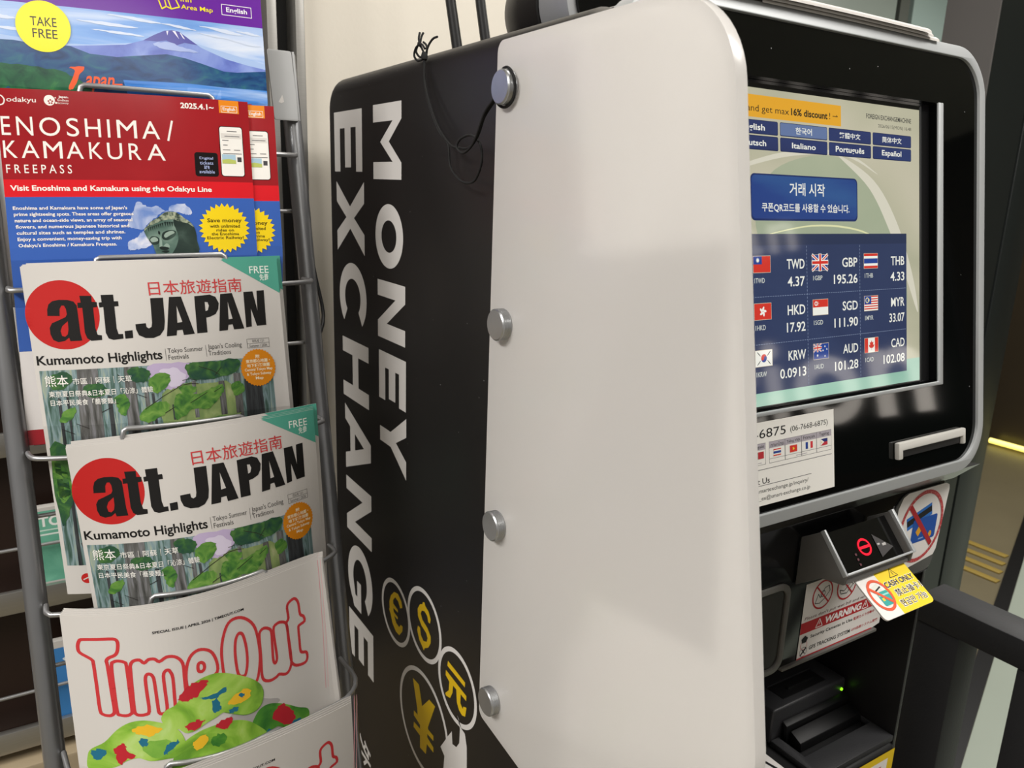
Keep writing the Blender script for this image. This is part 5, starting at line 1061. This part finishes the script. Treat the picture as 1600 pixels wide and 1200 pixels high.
# ================================================================== THINGS ON AND AROUND THE MACHINE
# black cord tied over the side panel's top edge and looped round the upper knob
def yz(l, x):
    o = []
    for i, p in enumerate(l):
        X = x(i / (len(l) - 1)); k = X / 0.312; o.append(tuple(P(X, p[0] / 1000.0 * k, p[1] / 1000.0 * k)))
    return o
b = MB(); cr_ = 0.00095
sa = [(644, 103), (643, 84), (631, 62), (614, 43), (595, 31), (580, 28), (563, 28), (550, 36), (540, 50), (526, 60), (520, 64)]
b.tube(smooth_loop(yz(sa, lambda t: 0.3172 - 0.0245 * t), 5, False), cr_, M_CORD, 8)
sb_ = [(644, 103), (643.5, 82), (632.5, 61), (616, 42), (599, 31), (594.5, 14), (580, 4), (565, 1), (552, 4), (543, 17), (546, 30), (560, 37), (577, 35), (584, 29), (575, 24), (563, 27), (553, 35), (541, 52), (527, 61.5), (521, 66)]
b.tube(smooth_loop(yz(sb_, lambda t: 0.3168 - 0.0245 * t), 5, False), cr_, M_CORD, 8)
for l in ([(642, 104), (636, 111), (628, 115), (620, 115.5)], [(643, 104), (650, 111), (656, 115)], [(648, 101), (657, 101), (664, 106), (660, 112), (650, 113.5), (643, 109)], [(647, 103), (654, 104), (660, 109), (656, 114)],
          [(652, 112), (655, 118), (653, 123)], [(653, 112), (650, 119), (646, 122)], [(646, 98), (640, 104), (640, 111), (646, 114.5)]):
    b.tube(smooth_loop(yz(l, lambda t: 0.3178 + (0.004 if l[-1][1] > 112 else 0) * t), 4, False), cr_, M_CORD, 8)
b.lathe([(0, 0.0024), (0.003, 0.003), (0.006, 0.0022)], P(0.3165, 0.6533, 0.1020), (0.1, 0.2, 1), M_CORD, 12)
ring_ = [tuple(P(0.2925 + 0.0006 * math.sin(a * 2), 0.480 + 0.0127 * math.cos(a), 0.064 + 0.0127 * math.sin(a))) for a in [2 * math.pi * i / 32 for i in range(32)]]
b.tube(ring_, cr_, M_CORD, 8, closed=True)
tag(b.build('cord', smooth=60), 'thin black cord tied over side panel edge and looped round the top knob', 'cord')

# cylindrical camera lying on the machine
cm = thing('security_camera', 'silver and black cylindrical camera lying on top of the black machine', 'camera', P(0.455, 0.62, 0.1087))
cz = 0.1087 + 0.0485; R_ = 0.0465
M_CAMB = mat('camera_black', '#141313', 0.35)
b = MB(); b.lathe([(-0.07, 0.030), (-0.064, 0.040), (-0.05, 0.0455), (-0.03, 0.0475), (0.0, 0.0475), (0.002, 0.0440)], P(0.455, 0.622, cz), (0, -1, 0), M_CAMB, 48); b.build('rear_housing', cm, smooth=35)
b = MB(); b.lathe([(0.0025, 0.0440), (0.003, R_), (0.040, R_), (0.043, R_ - 0.001), (0.0435, R_ - 0.009)], P(0.455, 0.622, cz), (0, -1, 0), mat('camera_silver', '#a9abad', 0.4, 0.5, noise=0.06, nscale=60), 48); b.build('barrel', cm, smooth=35)
b = MB(); b.lathe([(0.044, R_ - 0.009), (0.046, R_ - 0.010)], P(0.455, 0.622, cz), (0, -1, 0), M_GLASS, 48); b.build('lens_glass', cm)
b = MB(); b.box(0.435, 0.475, 0.60, 0.66, 0.1087 + ZC, 0.1087 + 0.006 + ZC, M_CAMB); b.build('foot', cm, 0.001)
b = MB(); b.box(0.505, 0.595, 0.565, 0.66, 0.1087 + ZC, 0.21 + ZC, M_CAMB); o = b.build('black_box', bevel=0.006)
tag(o, 'black box standing on the machine beside the silver camera', 'box')
# router with two aerials behind
rt = thing('wifi_router', 'black box with two upright aerials behind the machine\'s top edge', 'router', P(0.50, 0.86, 0.1087))
b = MB(); b.box(0.42, 0.58, 0.83, 0.90, 0.1087 + ZC, 0.128 + ZC, M_BLACK); b.build('router_body', rt, 0.003)
for x in (0.460, 0.500):
    b = MB(); b.tube([P(x + 0.006, 0.866, 0.1285), P(x + 0.003, 0.868, 0.15), P(x - 0.004, 0.873, 0.20), P(x - 0.018, 0.88, 0.31)], [0.0062, 0.0062, 0.006, 0.0052], M_BLACK, 16); b.build('aerial', rt, smooth=50)
# loose sheets on top of the front edge
for i, (x0, x1, y0, y1, z, bend, lb) in enumerate(((0.412, 0.640, 0.4000, 0.55, 0.1268, 0.0015, 'lowest white sheet lying along the machine\'s top front edge'), (0.44, 0.648, 0.3982, 0.56, 0.1286, 0.0015, 'second white sheet from below on the machine\'s top front edge'),
        (0.418, 0.636, 0.3964, 0.55, 0.1304, 0.0015, 'third white sheet from below on the machine\'s top front edge'), (0.40, 0.630, 0.3946, 0.55, 0.1322, 0.0015, 'topmost white sheet on the machine\'s top front edge'))):
    b = MB(); n = 14; vs = []; fs = []
    prof_ = [(y1, 0.0), (y0 + 0.02, 0.0), (y0 + 0.008, -0.0004), (y0 + 0.002, -0.0016), (y0 - 0.001, -0.0032), (y0 - 0.0015, -0.0050)]
    np_ = len(prof_)
    for h in (0, 0.0005):
        for j in range(n + 1):
            t = j / n; x = x0 + (x1 - x0) * t; zz = z + 0.0008 * math.sin(math.pi * (x - 0.40) / 0.26)
            vs += [P(x, y + (h if k > 3 else 0), zz + dz_ + h) for k, (y, dz_) in enumerate(prof_)]
    m_ = np_ * (n + 1)
    for k in (0, m_):
        for j in range(n):
            for q in range(np_ - 1): fs.append((k + np_ * j + q, k + np_ * j + q + 1, k + np_ * (j + 1) + q + 1, k + np_ * (j + 1) + q))
    for j in range(n):
        for e in (0, np_ - 1): fs.append((np_ * j + e, np_ * (j + 1) + e, m_ + np_ * (j + 1) + e, m_ + np_ * j + e))
    for e in (0, np_ * n):
        for q in range(np_ - 1): fs.append((e + q, e + q + 1, m_ + e + q + 1, m_ + e + q))
    b.add(vs, fs, M_PAPER); tag(b.build('paper_sheet', smooth=40), lb, 'paper', 'white sheets on the machine')
b = MB(); b.box(0.60, 0.66, 0.425, 0.56, 0.1089 + ZC, 0.1265 + ZC, M_PAPER_EDGE)
tag(b.build('paper_stack'), 'stack of white leaflets under the loose sheets on the machine', 'papers')
# charcoal guard rail right of the machine
gr = thing('guard_rail', 'charcoal square tube guard rail standing right of the machine', 'rail', P(0.993, -0.1, -1.4))
b = MB(); b.box(0.965, 1.021, -0.62, 0.50, -0.536 + ZC, -0.4985 + ZC, M_RAIL); b.build('top_bar', gr, 0.0016)
for y in (0.443, 0.317, 0.19, 0.06, -0.07, -0.2, -0.33, -0.46, -0.617):
    b = MB(); b.box(0.966, 1.020, y, y + 0.0565, -1.3995 + ZC, -0.5363 + ZC, M_RAIL); b.build('post', gr, 0.0016)

# lit lettering on the far side of the passage, seen only in the machine's front glass
m = bpy.data.materials.new('lit_letter'); m.use_nodes = True
bb = m.node_tree.nodes['Principled BSDF']; bb.inputs['Emission Color'].default_value = lin('#d8cec2'); bb.inputs['Emission Strength'].default_value = 3.2
D_ = Vector((0.8, 0.6, 0.0)); O_ = Vector((2.12, -0.84, ZC)); NN_ = Vector((-0.6, 0.8, 0))
sg = thing('letter_sign', 'lit pale sign letters mirrored in the front glass below the screen', 'sign', O_ + Vector((0, 0, -1.4)))
for s_, u0, v0, u1, v1 in (('t', -300, 40, -215, 292), ('i', -190, 10, -140, 290), ('o', -105, 80, 88, 294), ('n', 126, 82, 290, 290), ('s', -330, -355, -245, -262), ('a', -225, -355, -135, -262), ('n', -112, -355, -30, -262)):
    lt = Art(lambda u, v, h: O_ + D_ * u + Vector((0, 0, -v)) + NN_ * (0.002 + h)); lt.text(s_, (u0, v0, u1, v1), m, 0, 0.02, 6); lt.build('letter', sg)
b = MB()
for u in (-0.42, 0.40): b.tube([tuple(O_ + D_ * u + Vector((0, 0, -1.3945))), tuple(O_ + D_ * u + Vector((0, 0, 0.5)))], 0.012, M_BLACK, 10)
b.tube([tuple(O_ + D_ * -0.42 + Vector((0, 0, 0.5))), tuple(O_ + D_ * 0.40 + Vector((0, 0, 0.5)))], 0.012, M_BLACK, 10)
q0, q1 = O_ + D_ * -0.41, O_ + D_ * 0.39
b.add([q0 + Vector((0, 0, -0.45)), q1 + Vector((0, 0, -0.45)), q1 + Vector((0, 0, 0.49)), q0 + Vector((0, 0, 0.49)), q0 + Vector((0, 0, -0.45)) - NN_ * 0.006, q1 + Vector((0, 0, -0.45)) - NN_ * 0.006, q1 + Vector((0, 0, 0.49)) - NN_ * 0.006, q0 + Vector((0, 0, 0.49)) - NN_ * 0.006],
      [(0, 1, 2, 3), (7, 6, 5, 4), (0, 4, 5, 1), (1, 5, 6, 2), (2, 6, 7, 3), (3, 7, 4, 0)], mat('sign_backing', '#1c211e', 0.3))
b.build('frame', sg)
